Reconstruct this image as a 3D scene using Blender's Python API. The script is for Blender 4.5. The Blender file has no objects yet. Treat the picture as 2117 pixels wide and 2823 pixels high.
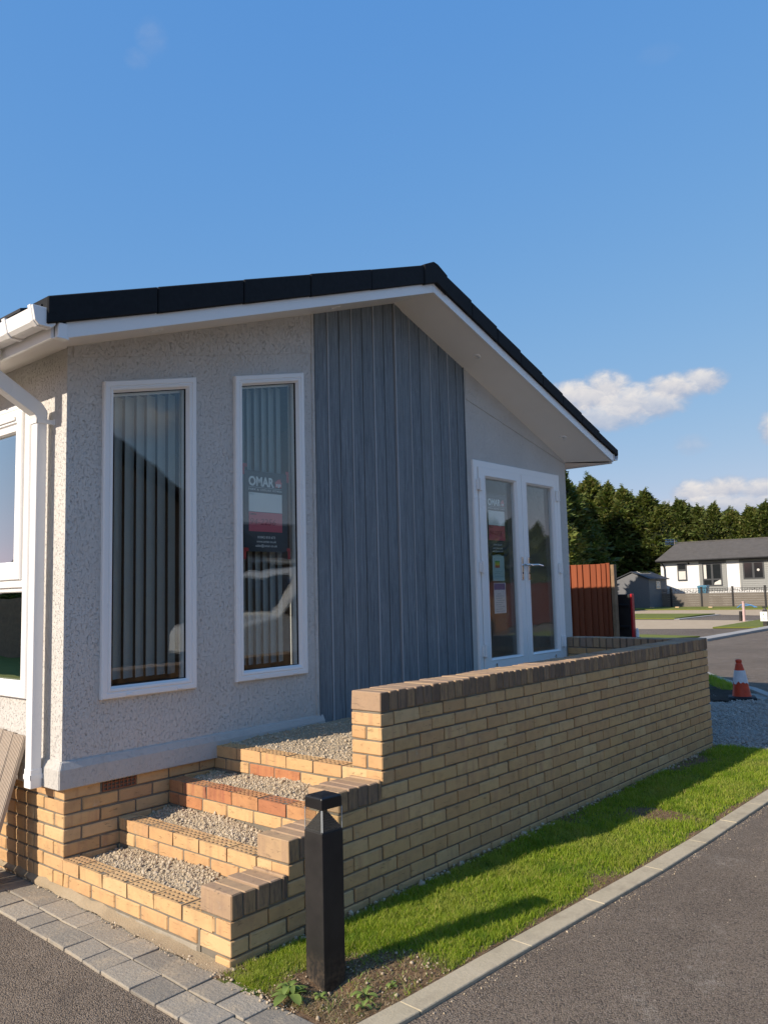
import bpy, bmesh, math, random
import numpy as np
from mathutils import Vector, Matrix

SC = bpy.context.scene
COL = SC.collection
RND = random.Random(7)

# ------------------------------------------------------------------ camera
CAM_POS = (-2.3047, -4.2968, 1.5744)
YAW, PITCH, ROLL = 0.864751, 0.0986107, -0.0243629
cy, sy, cp, sp = math.cos(YAW), math.sin(YAW), math.cos(PITCH), math.sin(PITCH)
fwd = Vector((sy * cp, cy * cp, sp))
rt = Vector((cy, -sy, 0))
upv = rt.cross(fwd)
r2 = rt * math.cos(ROLL) + upv * math.sin(ROLL)
u2 = -rt * math.sin(ROLL) + upv * math.cos(ROLL)
cam = bpy.data.cameras.new('camera')
cam.sensor_fit = 'HORIZONTAL'
cam.sensor_width = 36.0
cam.lens = 36.0 * 2243.07 / 2117.0
cam.clip_start = 0.05
cam.clip_end = 9000
camo = bpy.data.objects.new('camera', cam)
COL.objects.link(camo)
camo.matrix_world = Matrix(((r2.x, u2.x, -fwd.x, CAM_POS[0]), (r2.y, u2.y, -fwd.y, CAM_POS[1]),
                            (r2.z, u2.z, -fwd.z, CAM_POS[2]), (0, 0, 0, 1)))
SC.camera = camo

# ------------------------------------------------------------------ sun and sky
SUN_EL, SUN_AZ = 30.0, 284.6            # azimuth clockwise from +Y
SUN_STRENGTH = 3.75
SKY_STRENGTH = 0.15
EXPOSURE = 0.7
vs = SC.view_settings
vs.view_transform = 'Standard'
vs.look = 'None'
vs.gamma = 1.0
vs.exposure = EXPOSURE
vs.use_curve_mapping = False
sl = bpy.data.lights.new('sun', 'SUN')
sl.energy = SUN_STRENGTH
sl.angle = math.radians(0.5)
sl.color = (1.0, 0.88, 0.73)
so = bpy.data.objects.new('sun', sl)
COL.objects.link(so)
el, az = math.radians(SUN_EL), math.radians(SUN_AZ)
to_sun = Vector((math.sin(az) * math.cos(el), math.cos(az) * math.cos(el), math.sin(el)))
so.rotation_euler = (-to_sun).to_track_quat('-Z', 'Y').to_euler()


class NT:
    """Small helper around a node tree."""
    def __init__(s, nt):
        s.nt = nt

    def n(s, typ, ins=None, **props):
        nd = s.nt.nodes.new(typ)
        for k, v in props.items():
            setattr(nd, k, v)
        for k, v in (ins or {}).items():
            sock = nd.inputs[k]
            if isinstance(v, bpy.types.NodeSocket):
                s.nt.links.new(v, sock)
            else:
                if hasattr(sock.default_value, '__len__') and len(sock.default_value) == 4 and len(v) == 3:
                    v = (*v, 1)
                sock.default_value = v
        return nd

    def math(s, op, a, b=0.0, c=0.0, clamp=False):
        return s.n('ShaderNodeMath', {0: a, 1: b, 2: c}, operation=op, use_clamp=clamp).outputs[0]

    def vmath(s, op, a, b=(0, 0, 0)):
        return s.n('ShaderNodeVectorMath', {0: a, 1: b}, operation=op).outputs[0]

    def mix(s, f, a, b, mode='MIX'):
        nd = s.nt.nodes.new('ShaderNodeMix')
        nd.data_type = 'RGBA'
        nd.blend_type = mode
        for sock, v in ((nd.inputs[0], f), (nd.inputs[6], a), (nd.inputs[7], b)):
            if isinstance(v, bpy.types.NodeSocket):
                s.nt.links.new(v, sock)
            else:
                sock.default_value = (*v, 1) if hasattr(v, '__len__') and len(v) == 3 else v
        return nd.outputs[2]

    def noise(s, vec, scale, detail=4, rough=.55, dist=0.0):
        return s.n('ShaderNodeTexNoise', {'Vector': vec, 'Scale': scale, 'Detail': detail, 'Roughness': rough, 'Distortion': dist}).outputs[0]

    def voro(s, vec, scale, feature='F1', out=0, rnd=1.0):
        return s.n('ShaderNodeTexVoronoi', {'Vector': vec, 'Scale': scale, 'Randomness': rnd}, feature=feature).outputs[out]

    def ramp(s, fac, stops, interp='LINEAR'):
        nd = s.n('ShaderNodeValToRGB', {0: fac})
        cr = nd.color_ramp
        cr.interpolation = interp
        while len(cr.elements) < len(stops):
            cr.elements.new(0.5)
        for e, (p, c) in zip(cr.elements, stops):
            e.position = p
            e.color = (*c, 1) if hasattr(c, '__len__') else (c, c, c, 1)
        return nd.outputs[0]

    def maprange(s, v, a, b, c=0.0, d=1.0, smooth=False):
        nd = s.n('ShaderNodeMapRange', {0: v, 1: a, 2: b, 3: c, 4: d})
        if smooth:
            nd.interpolation_type = 'SMOOTHSTEP'
        return nd.outputs[0]

    def scale(s, vec, xyz):
        return s.n('ShaderNodeMapping', {'Vector': vec, 'Scale': xyz}).outputs[0]

    def bump(s, h, strength=.5, dist=.01, normal=None):
        ins = {'Height': h, 'Strength': strength, 'Distance': dist}
        if normal is not None:
            ins['Normal'] = normal
        return s.n('ShaderNodeBump', ins).outputs[0]


def world_sky():
    w = bpy.data.worlds.new('World')
    SC.world = w
    w.use_nodes = True
    T = NT(w.node_tree)
    bg = w.node_tree.nodes['Background']
    sky = w.node_tree.nodes.new('ShaderNodeTexSky')
    sky.sky_type = 'NISHITA'
    sky.sun_disc = False
    sky.sun_elevation = math.radians(SUN_EL)
    sky.sun_rotation = math.radians(SUN_AZ)
    sky.air_density = 1.0
    sky.dust_density = 0.3
    sky.ozone_density = 10.0
    # film-like compression of the very wide range of the physical sky, channel by channel
    sc_ = T.n('ShaderNodeSeparateColor', {0: sky.outputs[0]}).outputs
    ch = [T.math('MULTIPLY', T.math('POWER', T.math('DIVIDE', sc_[i], ref), pw), out) for i, (ref, pw, out) in enumerate(((.365, .84, .44), (.936, .43, 1.22), (2.43, .11, 2.74)))]
    g = T.n('ShaderNodeCombineColor', {0: ch[0], 1: ch[1], 2: ch[2]}).outputs[0]
    # clouds, placed by compass bearing and slope
    d = T.n('ShaderNodeTexCoord').outputs['Generated']
    sep = T.n('ShaderNodeSeparateXYZ', {0: d})
    x, y, z = sep.outputs
    azd = T.math('MULTIPLY', T.math('ARCTAN2', x, y), 180 / math.pi)
    hyp = T.math('SQRT', T.math('ADD', T.math('MULTIPLY', x, x), T.math('MULTIPLY', y, y)))
    ev = T.math('MULTIPLY', T.math('ARCTAN2', z, hyp), 180 / math.pi)
    uv = T.n('ShaderNodeCombineXYZ', {0: azd, 1: ev}).outputs[0]
    n1 = T.noise(T.scale(uv, (1, 1.5, 1)), 0.85, 9, .62, .35)
    n2 = T.noise(uv, 0.30, 3, .5)
    nn = T.math('ADD', T.math('MULTIPLY', T.math('SUBTRACT', n1, .5), 1.25), T.math('MULTIPLY', T.math('SUBTRACT', n2, .5), .35))
    # puffs: bearing, elevation, half width, half height, weight
    puffs = [(63.4, 12.9, 3.0, 1.45, 1.0), (65.2, 13.2, 2.1, 1.5, 1.0), (66.6, 12.2, 2.6, 1.3, .95), (65.0, 11.5, 3.8, 1.1, .8),
             (69.6, 13.0, 2.2, 1.1, 1.0), (71.4, 13.3, 1.9, 1.0, .9), (68.2, 12.1, 2.6, 1.1, .85), (66.8, 12.6, 2.2, 1.2, .9),
             (70.5, 6.0, 1.5, 1.0, 1.0), (72.4, 6.2, 1.9, .9, 1.0), (74.6, 6.0, 2.2, .8, .9), (71.9, 5.2, 4.5, .8, .8),
             (76.0, 9.8, 1.5, 1.3, .95), (70.6, 9.2, 1.3, .8, .35), (33.4, 35.1, 1.2, 1.2, .16), (32.4, 33.9, 1.0, .7, .12), (70.0, 33.0, 1.6, .7, .07),
             (73.5, 36.5, 1.8, 1.2, .10), (24.5, 16.5, 1.8, 1.2, .2), (82, 7, 5, 1.5, 1.0), (95, 9, 6, 2, 1.0), (112, 7, 5, 1.6, 1.0), (-160, 9, 7, 2, .9), (-100, 8, 8, 1.6, .9), (150, 12, 7, 2, .9)]
    dens = None
    top = None
    for (a, e, w_, h_, k) in puffs:
        du = T.math('DIVIDE', T.math('SUBTRACT', azd, a), w_)
        dv = T.math('DIVIDE', T.math('SUBTRACT', ev, e), h_)
        r2_ = T.math('ADD', T.math('MULTIPLY', du, du), T.math('MULTIPLY', dv, dv))
        f = T.math('ADD', T.math('SUBTRACT', 1.16, r2_), nn)
        f = T.math('MULTIPLY', T.maprange(f, 0.0, (1.05 if k > .5 else 1.5), 0, 1, True), k)
        t = T.math('MULTIPLY', f, T.maprange(dv, -.9, .75))
        dens = f if dens is None else T.math('MAXIMUM', dens, f)
        top = t if top is None else T.math('MAXIMUM', top, t)
    shade = T.math('ADD', T.math('MULTIPLY', top, 1.1), T.math('MULTIPLY', T.math('SUBTRACT', n1, .5), 1.1), clamp=True)
    cc = T.mix(shade, (1.70, 1.88, 2.40), (3.5, 3.3, 3.15))
    col = T.mix(T.math('MULTIPLY', dens, .93), g, cc)
    w.node_tree.links.new(col, bg.inputs[0])
    bg.inputs[1].default_value = SKY_STRENGTH


world_sky()

# ------------------------------------------------------------------ object helpers


def link(o, parent=None):
    COL.objects.link(o)
    if parent is not None:
        o.parent = parent
    return o


def empty(name, label=None, cat=None, group=None, loc=(0, 0, 0)):
    o = bpy.data.objects.new(name, None)
    o.location = loc
    o.empty_display_size = .1
    COL.objects.link(o)
    tag(o, label, cat, group)
    return o


def tag(o, label=None, cat=None, group=None, kind=None):
    for k, v in (('label', label), ('category', cat), ('group', group), ('kind', kind)):
        if v:
            o[k] = v
    return o


class MB:
    def __init__(s):
        s.v, s.f, s.m = [], [], []

    def face(s, pts, mi=0):
        i = len(s.v)
        s.v += [tuple(p) for p in pts]
        s.f.append(tuple(range(i, i + len(pts))))
        s.m.append(mi)

    def box(s, x0, x1, y0, y1, z0, z1, mi=0):
        i = len(s.v)
        s.v += [(x0, y0, z0), (x1, y0, z0), (x1, y1, z0), (x0, y1, z0), (x0, y0, z1), (x1, y0, z1), (x1, y1, z1), (x0, y1, z1)]
        for q in ((0, 3, 2, 1), (4, 5, 6, 7), (0, 1, 5, 4), (1, 2, 6, 5), (2, 3, 7, 6), (3, 0, 4, 7)):
            s.f.append(tuple(i + k for k in q))
            s.m.append(mi)
        return s

    def prism(s, poly, fn, a, b, mi=0):
        """poly: 2D points; fn(p, depth) -> 3D; between depths a and b."""
        n = len(poly)
        i = len(s.v)
        s.v += [fn(p, a) for p in poly] + [fn(p, b) for p in poly]
        s.f.append(tuple(i + k for k in range(n)))
        s.f.append(tuple(i + n + k for k in reversed(range(n))))
        s.m += [mi, mi]
        for k in range(n):
            k2 = (k + 1) % n
            s.f.append((i + k, i + n + k, i + n + k2, i + k2))
            s.m.append(mi)
        return s

    def loft(s, loops, close=True, cap0=False, cap1=False, mi=0):
        i = len(s.v)
        n = len(loops[0])
        for lp in loops:
            s.v += [tuple(p) for p in lp]
        for a in range(len(loops) - 1):
            for k in range(n if close else n - 1):
                k2 = (k + 1) % n
                s.f.append((i + a * n + k, i + a * n + k2, i + (a + 1) * n + k2, i + (a + 1) * n + k))
                s.m.append(mi)
        if cap0:
            s.f.append(tuple(i + k for k in reversed(range(n))))
            s.m.append(mi)
        if cap1:
            s.f.append(tuple(i + (len(loops) - 1) * n + k for k in range(n)))
            s.m.append(mi)
        return s

    def tube(s, pts, r, seg=8, mi=0, caps=True):
        loops = []
        for k, p in enumerate(pts):
            p = Vector(p)
            a = Vector(pts[max(k - 1, 0)])
            b = Vector(pts[min(k + 1, len(pts) - 1)])
            d = (b - a).normalized()
            x = d.orthogonal().normalized() if abs(d.z) > .9 else d.cross(Vector((0, 0, 1))).normalized()
            y = d.cross(x)
            rr = r[k] if hasattr(r, '__len__') else r
            loops.append([p + x * rr * math.cos(t * 2 * math.pi / seg) + y * rr * math.sin(t * 2 * math.pi / seg) for t in range(seg)])
        return s.loft(loops, True, caps, caps, mi)

    def build(s, name, mats, parent=None, bevel=0, smooth=False, seg=1, recalc=True):
        me = bpy.data.meshes.new(name)
        me.from_pydata(s.v, [], s.f)
        mats = mats if isinstance(mats, (list, tuple)) else [mats]
        for m in mats:
            me.materials.append(m)
        me.polygons.foreach_set('material_index', s.m)
        if recalc or bevel:
            bm = bmesh.new()
            bm.from_mesh(me)
            if recalc:
                bmesh.ops.recalc_face_normals(bm, faces=bm.faces)
            if bevel:
                ed = [e for e in bm.edges if len(e.link_faces) == 2 and e.calc_face_angle(0) > .5]
                bmesh.ops.bevel(bm, geom=ed, offset=bevel, segments=seg, affect='EDGES', profile=.5, clamp_overlap=True)
            bm.to_mesh(me)
            bm.free()
        if smooth:
            me.polygons.foreach_set('use_smooth', [True] * len(me.polygons))
        me.update()
        return link(bpy.data.objects.new(name, me), parent)


def np_mesh(name, verts, faces, mat, parent=None, smooth=False):
    """verts (n,3), faces (m,k) numpy arrays."""
    me = bpy.data.meshes.new(name)
    verts = np.asarray(verts, dtype=np.float32)
    faces = np.asarray(faces, dtype=np.int32)
    m, k = faces.shape
    me.vertices.add(len(verts))
    me.vertices.foreach_set('co', verts.ravel())
    me.loops.add(m * k)
    me.loops.foreach_set('vertex_index', faces.ravel())
    me.polygons.add(m)
    me.polygons.foreach_set('loop_start', np.arange(0, m * k, k, dtype=np.int32))
    me.polygons.foreach_set('loop_total', np.full(m, k, dtype=np.int32))
    if smooth:
        me.polygons.foreach_set('use_smooth', np.ones(m, dtype=bool))
    me.materials.append(mat)
    me.update(calc_edges=True)
    me.validate()
    return link(bpy.data.objects.new(name, me), parent)


# ------------------------------------------------------------------ materials
MATS = {}


def new_mat(name):
    m = bpy.data.materials.new(name)
    m.use_nodes = True
    T = NT(m.node_tree)
    b = m.node_tree.nodes['Principled BSDF']
    MATS[name] = m
    return m, T, b


def setb(T, b, color=None, rough=None, normal=None, spec=None, metal=None):
    for k, v in (('Base Color', color), ('Roughness', rough), ('Normal', normal), ('Specular IOR Level', spec), ('Metallic', metal)):
        if v is None:
            continue
        if isinstance(v, bpy.types.NodeSocket):
            T.nt.links.new(v, b.inputs[k])
        else:
            b.inputs[k].default_value = (*v, 1) if k == 'Base Color' else v


def plain(name, color, rough=.6, spec=.4, metal=0, var=.06, scale=8, bump=0, bdist=.002, bscale=60):
    m, T, b = new_mat(name)
    o = T.n('ShaderNodeTexCoord').outputs['Object']
    n = T.noise(o, scale, 5, .6)
    c = T.mix(T.maprange(n, .3, .7), tuple(x * (1 - var) for x in color), tuple(min(1, x * (1 + var)) for x in color))
    nr = T.bump(T.noise(o, bscale, 5, .6), bump, bdist) if bump else None
    rg = T.math('ADD', T.math('MULTIPLY', T.math('SUBTRACT', T.noise(o, scale * 3, 3), .5), .15), rough)
    setb(T, b, c, rg, nr, spec, metal)
    return m


def brick_material(name, pal, streak, dark, coping=False):
    m, T, b = new_mat(name)
    oi = T.n('ShaderNodeObjectInfo')
    rnd = oi.outputs['Random']
    obj = T.n('ShaderNodeTexCoord').outputs['Object']
    off = T.n('ShaderNodeCombineXYZ', {0: T.math('MULTIPLY', rnd, 37.0), 1: T.math('MULTIPLY', rnd, 91.0), 2: T.math('MULTIPLY', rnd, 13.0)}).outputs[0]
    p = T.vmath('ADD', obj, off)
    base = T.ramp(rnd, [(i / (len(pal) - 1), c) for i, c in enumerate(pal)])
    # vertical firing streaks
    st = T.noise(T.scale(p, (26, 26, 2.5)), 1.0, 3, .5)
    base = T.mix(T.math('MULTIPLY', T.maprange(st, .5, .72), T.maprange(T.math('FRACT', T.math('MULTIPLY', rnd, 7.3)), .25, .9)), base, streak)
    # drag creases
    cr = T.noise(T.scale(p, (13, 13, 60)), 1.3, 6, .7, .8)
    crm = T.maprange(cr, .60, .68)
    base = T.mix(T.math('MULTIPLY', crm, .8), base, dark)
    fine = T.noise(p, 160, 4, .7)
    base = T.mix(T.maprange(fine, .35, .75, 0, .22), base, tuple(min(1, c * 1.25) for c in pal[0]))
    big = T.noise(p, 14, 3, .5)
    base = T.mix(T.maprange(big, .45, .8, 0, .35), base, dark)
    eff = T.math('MULTIPLY', T.maprange(T.noise(p, 7, 4, .6), .66, .76), T.maprange(T.noise(p, 60, 4, .65), .40, .62))
    base = T.mix(T.math('MULTIPLY', eff, .38), base, (.66, .60, .52))
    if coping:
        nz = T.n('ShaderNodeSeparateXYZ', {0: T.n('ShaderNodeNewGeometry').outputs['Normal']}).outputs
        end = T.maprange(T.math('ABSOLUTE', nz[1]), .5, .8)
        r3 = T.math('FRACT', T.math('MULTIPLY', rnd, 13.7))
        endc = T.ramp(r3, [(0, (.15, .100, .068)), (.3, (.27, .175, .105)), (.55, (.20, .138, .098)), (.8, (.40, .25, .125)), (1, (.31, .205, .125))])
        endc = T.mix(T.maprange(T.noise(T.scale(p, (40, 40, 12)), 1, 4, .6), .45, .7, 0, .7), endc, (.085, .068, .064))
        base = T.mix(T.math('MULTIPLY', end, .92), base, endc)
    h = T.math('ADD', T.math('MULTIPLY', fine, .35), T.math('ADD', T.math('MULTIPLY', crm, -1.0), T.math('MULTIPLY', T.noise(p, 35, 4, .6), .8)))
    setb(T, b, base, .85, T.bump(h, .6, .0035), .25)
    return m


BUFF = [(0.545, 0.342, 0.159), (0.605, 0.402, 0.2), (0.508, 0.303, 0.145), (0.593, 0.378, 0.182), (0.527, 0.313, 0.154), (0.562, 0.355, 0.164), (0.623, 0.426, 0.223), (0.539, 0.325, 0.159)]
brick_material('brick_buff', BUFF, (.46, .27, .145), (.25, .165, .09))
brick_material('brick_red', [(.40, .17, .085), (.48, .21, .095), (.45, .22, .10), (.50, .27, .125)], (.28, .10, .07), (.15, .06, .04))
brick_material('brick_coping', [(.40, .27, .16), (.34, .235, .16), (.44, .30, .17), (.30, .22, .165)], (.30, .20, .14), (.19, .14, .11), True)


def mortar_mat(name, c):
    m, T, b = new_mat(name)
    o = T.n('ShaderNodeTexCoord').outputs['Object']
    n = T.noise(o, 9, 5, .6)
    f = T.noise(o, 220, 3, .7)
    col = T.mix(T.maprange(n, .3, .7), tuple(x * .75 for x in c), tuple(x * 1.15 for x in c))
    setb(T, b, col, .95, T.bump(f, .7, .003), .15)
    return m


mortar_mat('mortar', (.20, .177, .14))
mortar_mat('mortar_pale', (.34, .30, .235))


def render_mat(nm='roughcast_render', amt=1.0):
    m, T, b = new_mat(nm)
    o = T.n('ShaderNodeTexCoord').outputs['Object']
    # trowelled bark finish: smooth plateaus broken by short ragged, mostly upright tears
    wn = T.n('ShaderNodeTexNoise', {'Vector': o, 'Scale': 42.0, 'Detail': 4.0}).outputs[1]
    p = T.vmath('ADD', T.scale(o, (1, 1, .42)), T.n('ShaderNodeVectorMath', {0: T.vmath('SUBTRACT', wn, (.5, .5, .5)), 'Scale': .026}, operation='SCALE').outputs[0])
    n1 = T.noise(p, 88, 3, .55)
    tear = T.maprange(T.math('ABSOLUTE', T.math('SUBTRACT', n1, .5)), .0, .035, 1, 0, True)
    keep = T.maprange(T.noise(T.scale(o, (1, 1, .7)), 60, 4, .65), .52, .62)
    groove = T.math('MULTIPLY', tear, keep)
    pits = T.maprange(T.noise(T.scale(o, (1, 1, .6)), 135, 3, .6), .60, .68)
    region = T.maprange(T.noise(o, 2.6, 2, .5), .38, .62)
    rib = T.math('MULTIPLY', T.noise(T.scale(o, (1, 1, .16)), 120, 3, .5), region)
    sand = T.noise(o, 330, 3, .7)
    lump = T.noise(T.scale(o, (1, 1, .5)), 30, 3, .5)
    h = T.math('ADD', T.math('MULTIPLY', groove, -.55), T.math('ADD', T.math('MULTIPLY', pits, -.75), T.math('ADD', T.math('MULTIPLY', lump, .9), T.math('ADD', T.math('MULTIPLY', rib, .7), T.math('MULTIPLY', sand, .3)))))
    big = T.noise(o, 1.6, 4, .55)
    col = T.mix(T.maprange(big, .3, .7), (.585, .56, .522), (.645, .618, .578))
    groove = T.math('MULTIPLY', groove, amt)
    pits = T.math('MULTIPLY', pits, amt)
    deep = T.math('MAXIMUM', T.math('MULTIPLY', groove, .10), T.math('MULTIPLY', pits, .24))
    col = T.mix(deep, col, (.30, .29, .275))
    sx = T.n('ShaderNodeSeparateXYZ', {0: o}).outputs
    run = T.math('MULTIPLY', T.maprange(T.noise(T.scale(o, (7, 7, .5)), 1, 4, .6), .52, .75), T.maprange(sx[2], 1.05, .55))
    col = T.mix(T.math('MULTIPLY', run, .25), col, (.42, .38, .33))
    if amt < 1:
        col = T.mix(1.0, col, (.84, .84, .83), 'MULTIPLY')
    setb(T, b, col, .9, T.bump(h, 1.0 * amt, .0075), .2)
    return m


render_mat()
render_mat('smooth_render', .6)
plain('upvc', (.87, .855, .83), .30, .5, var=.006, scale=1)
plain('soffit_white', (.84, .80, .745), .38, .4, var=.02, scale=3)
plain('roof_black', (.010, .011, .013), .75, .25, var=.25, scale=30, bump=.4, bdist=.002, bscale=180)
plain('roof_tile_dark', (.03, .03, .032), .7, .3, var=.2, scale=12, bump=.4, bdist=.004, bscale=40)
def scuffed_black():
    m, T, b = new_mat('black_plastic')
    o = T.n('ShaderNodeTexCoord').outputs['Object']
    c = T.mix(T.maprange(T.noise(o, 9, 4, .6), .35, .7), (.013, .0125, .0125), (.024, .022, .021))
    scr = T.math('MULTIPLY', T.maprange(T.noise(T.scale(o, (14, 14, 130)), 1, 4, .7, 1.5), .64, .72), T.maprange(T.noise(o, 16, 3, .6), .50, .62))
    c = T.mix(T.math('MULTIPLY', scr, .6), c, (.13, .12, .11))
    z = T.n('ShaderNodeSeparateXYZ', {0: o}).outputs[2]
    mud = T.math('MULTIPLY', T.maprange(z, .16, .03), T.maprange(T.noise(o, 45, 5, .65), .42, .66))
    c = T.mix(T.math('MULTIPLY', mud, .55), c, (.16, .115, .075))
    setb(T, b, c, .52, T.bump(T.noise(o, 260, 4, .6), .25, .001), .4)


scuffed_black()
plain('black_cap', (.010, .010, .0105), .38, .5, var=.2, scale=14, bump=.15, bdist=.0006, bscale=400)
plain('chrome', (.75, .75, .76), .16, .5, metal=1, var=.02)
plain('rubber_seal', (.012, .012, .013), .6, .3)
plain('dark_void', (.02, .019, .018), .9, .1)
plain('interior_wall', (.14, .125, .11), .85, .2)
plain('interior_floor', (.16, .10, .055), .6, .3, var=.3, scale=5)
plain('blind_fabric', (.33, .345, .33), .85, .2, var=.04)
plain('poster_ink', (.024, .034, .045), .45, .4, var=.04)
plain('poster_white', (.66, .68, .66), .5, .4, var=.02)
plain('poster_pink', (.52, .085, .12), .5, .4, var=.03)
plain('poster_house', (.55, .12, .13), .5, .4, var=.02)
plain('pen_ink', (.23, .025, .045), .6, .3)
plain('red_tape', (.36, .028, .028), .5, .4)
plain('card_pale', (.40, .52, .52), .55, .3, var=.05)
plain('card_blue', (.05, .12, .26), .55, .3, var=.05)
plain('card_mid', (.22, .33, .34), .55, .3, var=.05)
for nm, c in (('band_green', (.10, .32, .07)), ('band_lime', (.32, .42, .05)), ('band_yellow', (.55, .42, .04)), ('band_orange', (.5, .18, .03)), ('band_red', (.42, .05, .04))):
    plain(nm, c, .55, .3)
plain('terracotta', (.24, .10, .055), .8, .3, var=.15, scale=30, bump=.3)
plain('cone_orange', (.56, .055, .018), .45, .4, var=.2, scale=12, bump=.15, bdist=.002)
plain('cone_white', (.62, .63, .64), .45, .4, var=.1, scale=15)
plain('far_white', (.74, .74, .73), .8, .3, var=.03)
plain('far_grey_clad', (.27, .275, .265), .7, .3, var=.06)
plain('far_frame', (.045, .05, .056), .5, .4)
plain('far_pane', (.018, .021, .024), .08, .6)
plain('far_roof', (.105, .10, .097), .85, .2, var=.12, scale=3)
plain('far_fence_board', (.155, .135, .115), .75, .2, var=.10, scale=1.2)
plain('far_post', (.022, .022, .024), .6, .3)
plain('shed_grey', (.165, .168, .178), .8, .2, var=.08)
plain('shed_roof', (.045, .05, .06), .6, .3)
plain('tub_blue', (.06, .20, .30), .5, .4)
plain('hose_blue', (.05, .20, .45), .5, .4)
plain('pipe_pink', (.52, .36, .34), .6, .3, var=.1)
plain('wood_block', (.50, .36, .21), .85, .2)
plain('red_trim', (.45, .012, .018), .4, .4)
plain('curtain', (.62, .60, .56), .9, .1)
plain('van_white', (.72, .73, .74), .25, .5, var=.03)
plain('van_glass', (.02, .024, .026), .06, .7)
plain('tyre', (.018, .018, .018), .85, .2)
plain('lamp_clear', (.6, .62, .63), .1, .8)
plain('gable_brown', (.075, .060, .048), .9, .2, var=.1)
plain('sign_text', (.05, .05, .05), .6, .3)
plain('sign_logo', (.12, .24, .10), .6, .3)
plain('sign_face', (.78, .78, .76), .5, .3, var=.02)


def cladding_mat(nm='cladding_bluegrey', k=1.0):
    m, T, b = new_mat(nm)
    oi = T.n('ShaderNodeObjectInfo').outputs['Random']
    o = T.n('ShaderNodeTexCoord').outputs['Object']
    off = T.n('ShaderNodeCombineXYZ', {0: T.math('MULTIPLY', oi, 31.0), 2: T.math('MULTIPLY', oi, 17.0)}).outputs[0]
    p = T.vmath('ADD', o, off)
    g = T.noise(T.scale(p, (60, 60, 2.2)), 1.0, 5, .6, .8)
    g2 = T.noise(T.scale(p, (150, 150, 14)), 1.0, 4, .65)
    saw = T.noise(T.scale(p, (8, 8, 130)), 1.0, 3, .6)
    c = T.mix(oi, (.150, .178, .198), (.188, .216, .234))
    c = T.mix(T.maprange(g, .48, .70, 0, .8), c, (.27, .30, .325))
    c = T.mix(T.maprange(g2, .56, .72, 0, .65), c, (.33, .36, .385))
    c = T.mix(T.maprange(T.noise(T.vmath('ADD', T.scale(p, (90, 90, 4)), (3, 5, 9)), 1, 4, .6), .52, .68, 0, .75), c, (.07, .092, .115))
    c = T.mix(T.maprange(T.noise(T.scale(p, (2.5, 2.5, 1.2)), 1, 3, .6), .40, .65, 0, .35), c, (.15, .165, .175))
    wear = T.math('MULTIPLY', T.maprange(T.noise(p, 5, 3, .5), .56, .72), T.maprange(T.noise(p, 130, 4, .7), .56, .66))
    c = T.mix(T.math('MULTIPLY', wear, .6), c, (.30, .32, .33))
    h = T.math('ADD', g, T.math('ADD', T.math('MULTIPLY', g2, .6), T.math('MULTIPLY', saw, .5)))
    if k > 1:
        c = T.mix(.8, c, (.42, .44, .46))
    setb(T, b, c, .66, T.bump(h, .9, .004), .3)


cladding_mat()
cladding_mat('cladding_worn_edge', 1.5)


def glass_mat(name, tint, k):
    m, T, b = new_mat(name)
    nt = m.node_tree
    nt.nodes.remove(b)
    fc = T.n('ShaderNodeLayerWeight', {'Blend': .5}).outputs['Facing']
    fr = T.math('ADD', .04, T.math('MULTIPLY', T.math('POWER', fc, 5.0), .96))
    f = T.math('MULTIPLY', fr, k, clamp=True)
    tr = T.n('ShaderNodeBsdfTransparent', {'Color': tint}).outputs[0]
    o = T.n('ShaderNodeTexCoord').outputs['Object']
    nr = T.bump(T.noise(o, 1.9, 2, .5), .09, .02)
    gl = T.n('ShaderNodeBsdfGlossy', {'Color': (.95, .97, .97), 'Roughness': 0.0, 'Normal': nr}).outputs[0]
    mx = T.n('ShaderNodeMixShader', {0: f, 1: tr, 2: gl}).outputs[0]
    nt.links.new(mx, nt.nodes['Material Output'].inputs[0])


glass_mat('window_glass', (.95, .97, .96), 1.55)
glass_mat('side_glass', (.92, .95, .94), 6.5)
glass_mat('clear_lens', (.94, .95, .94), 1.3)


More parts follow.
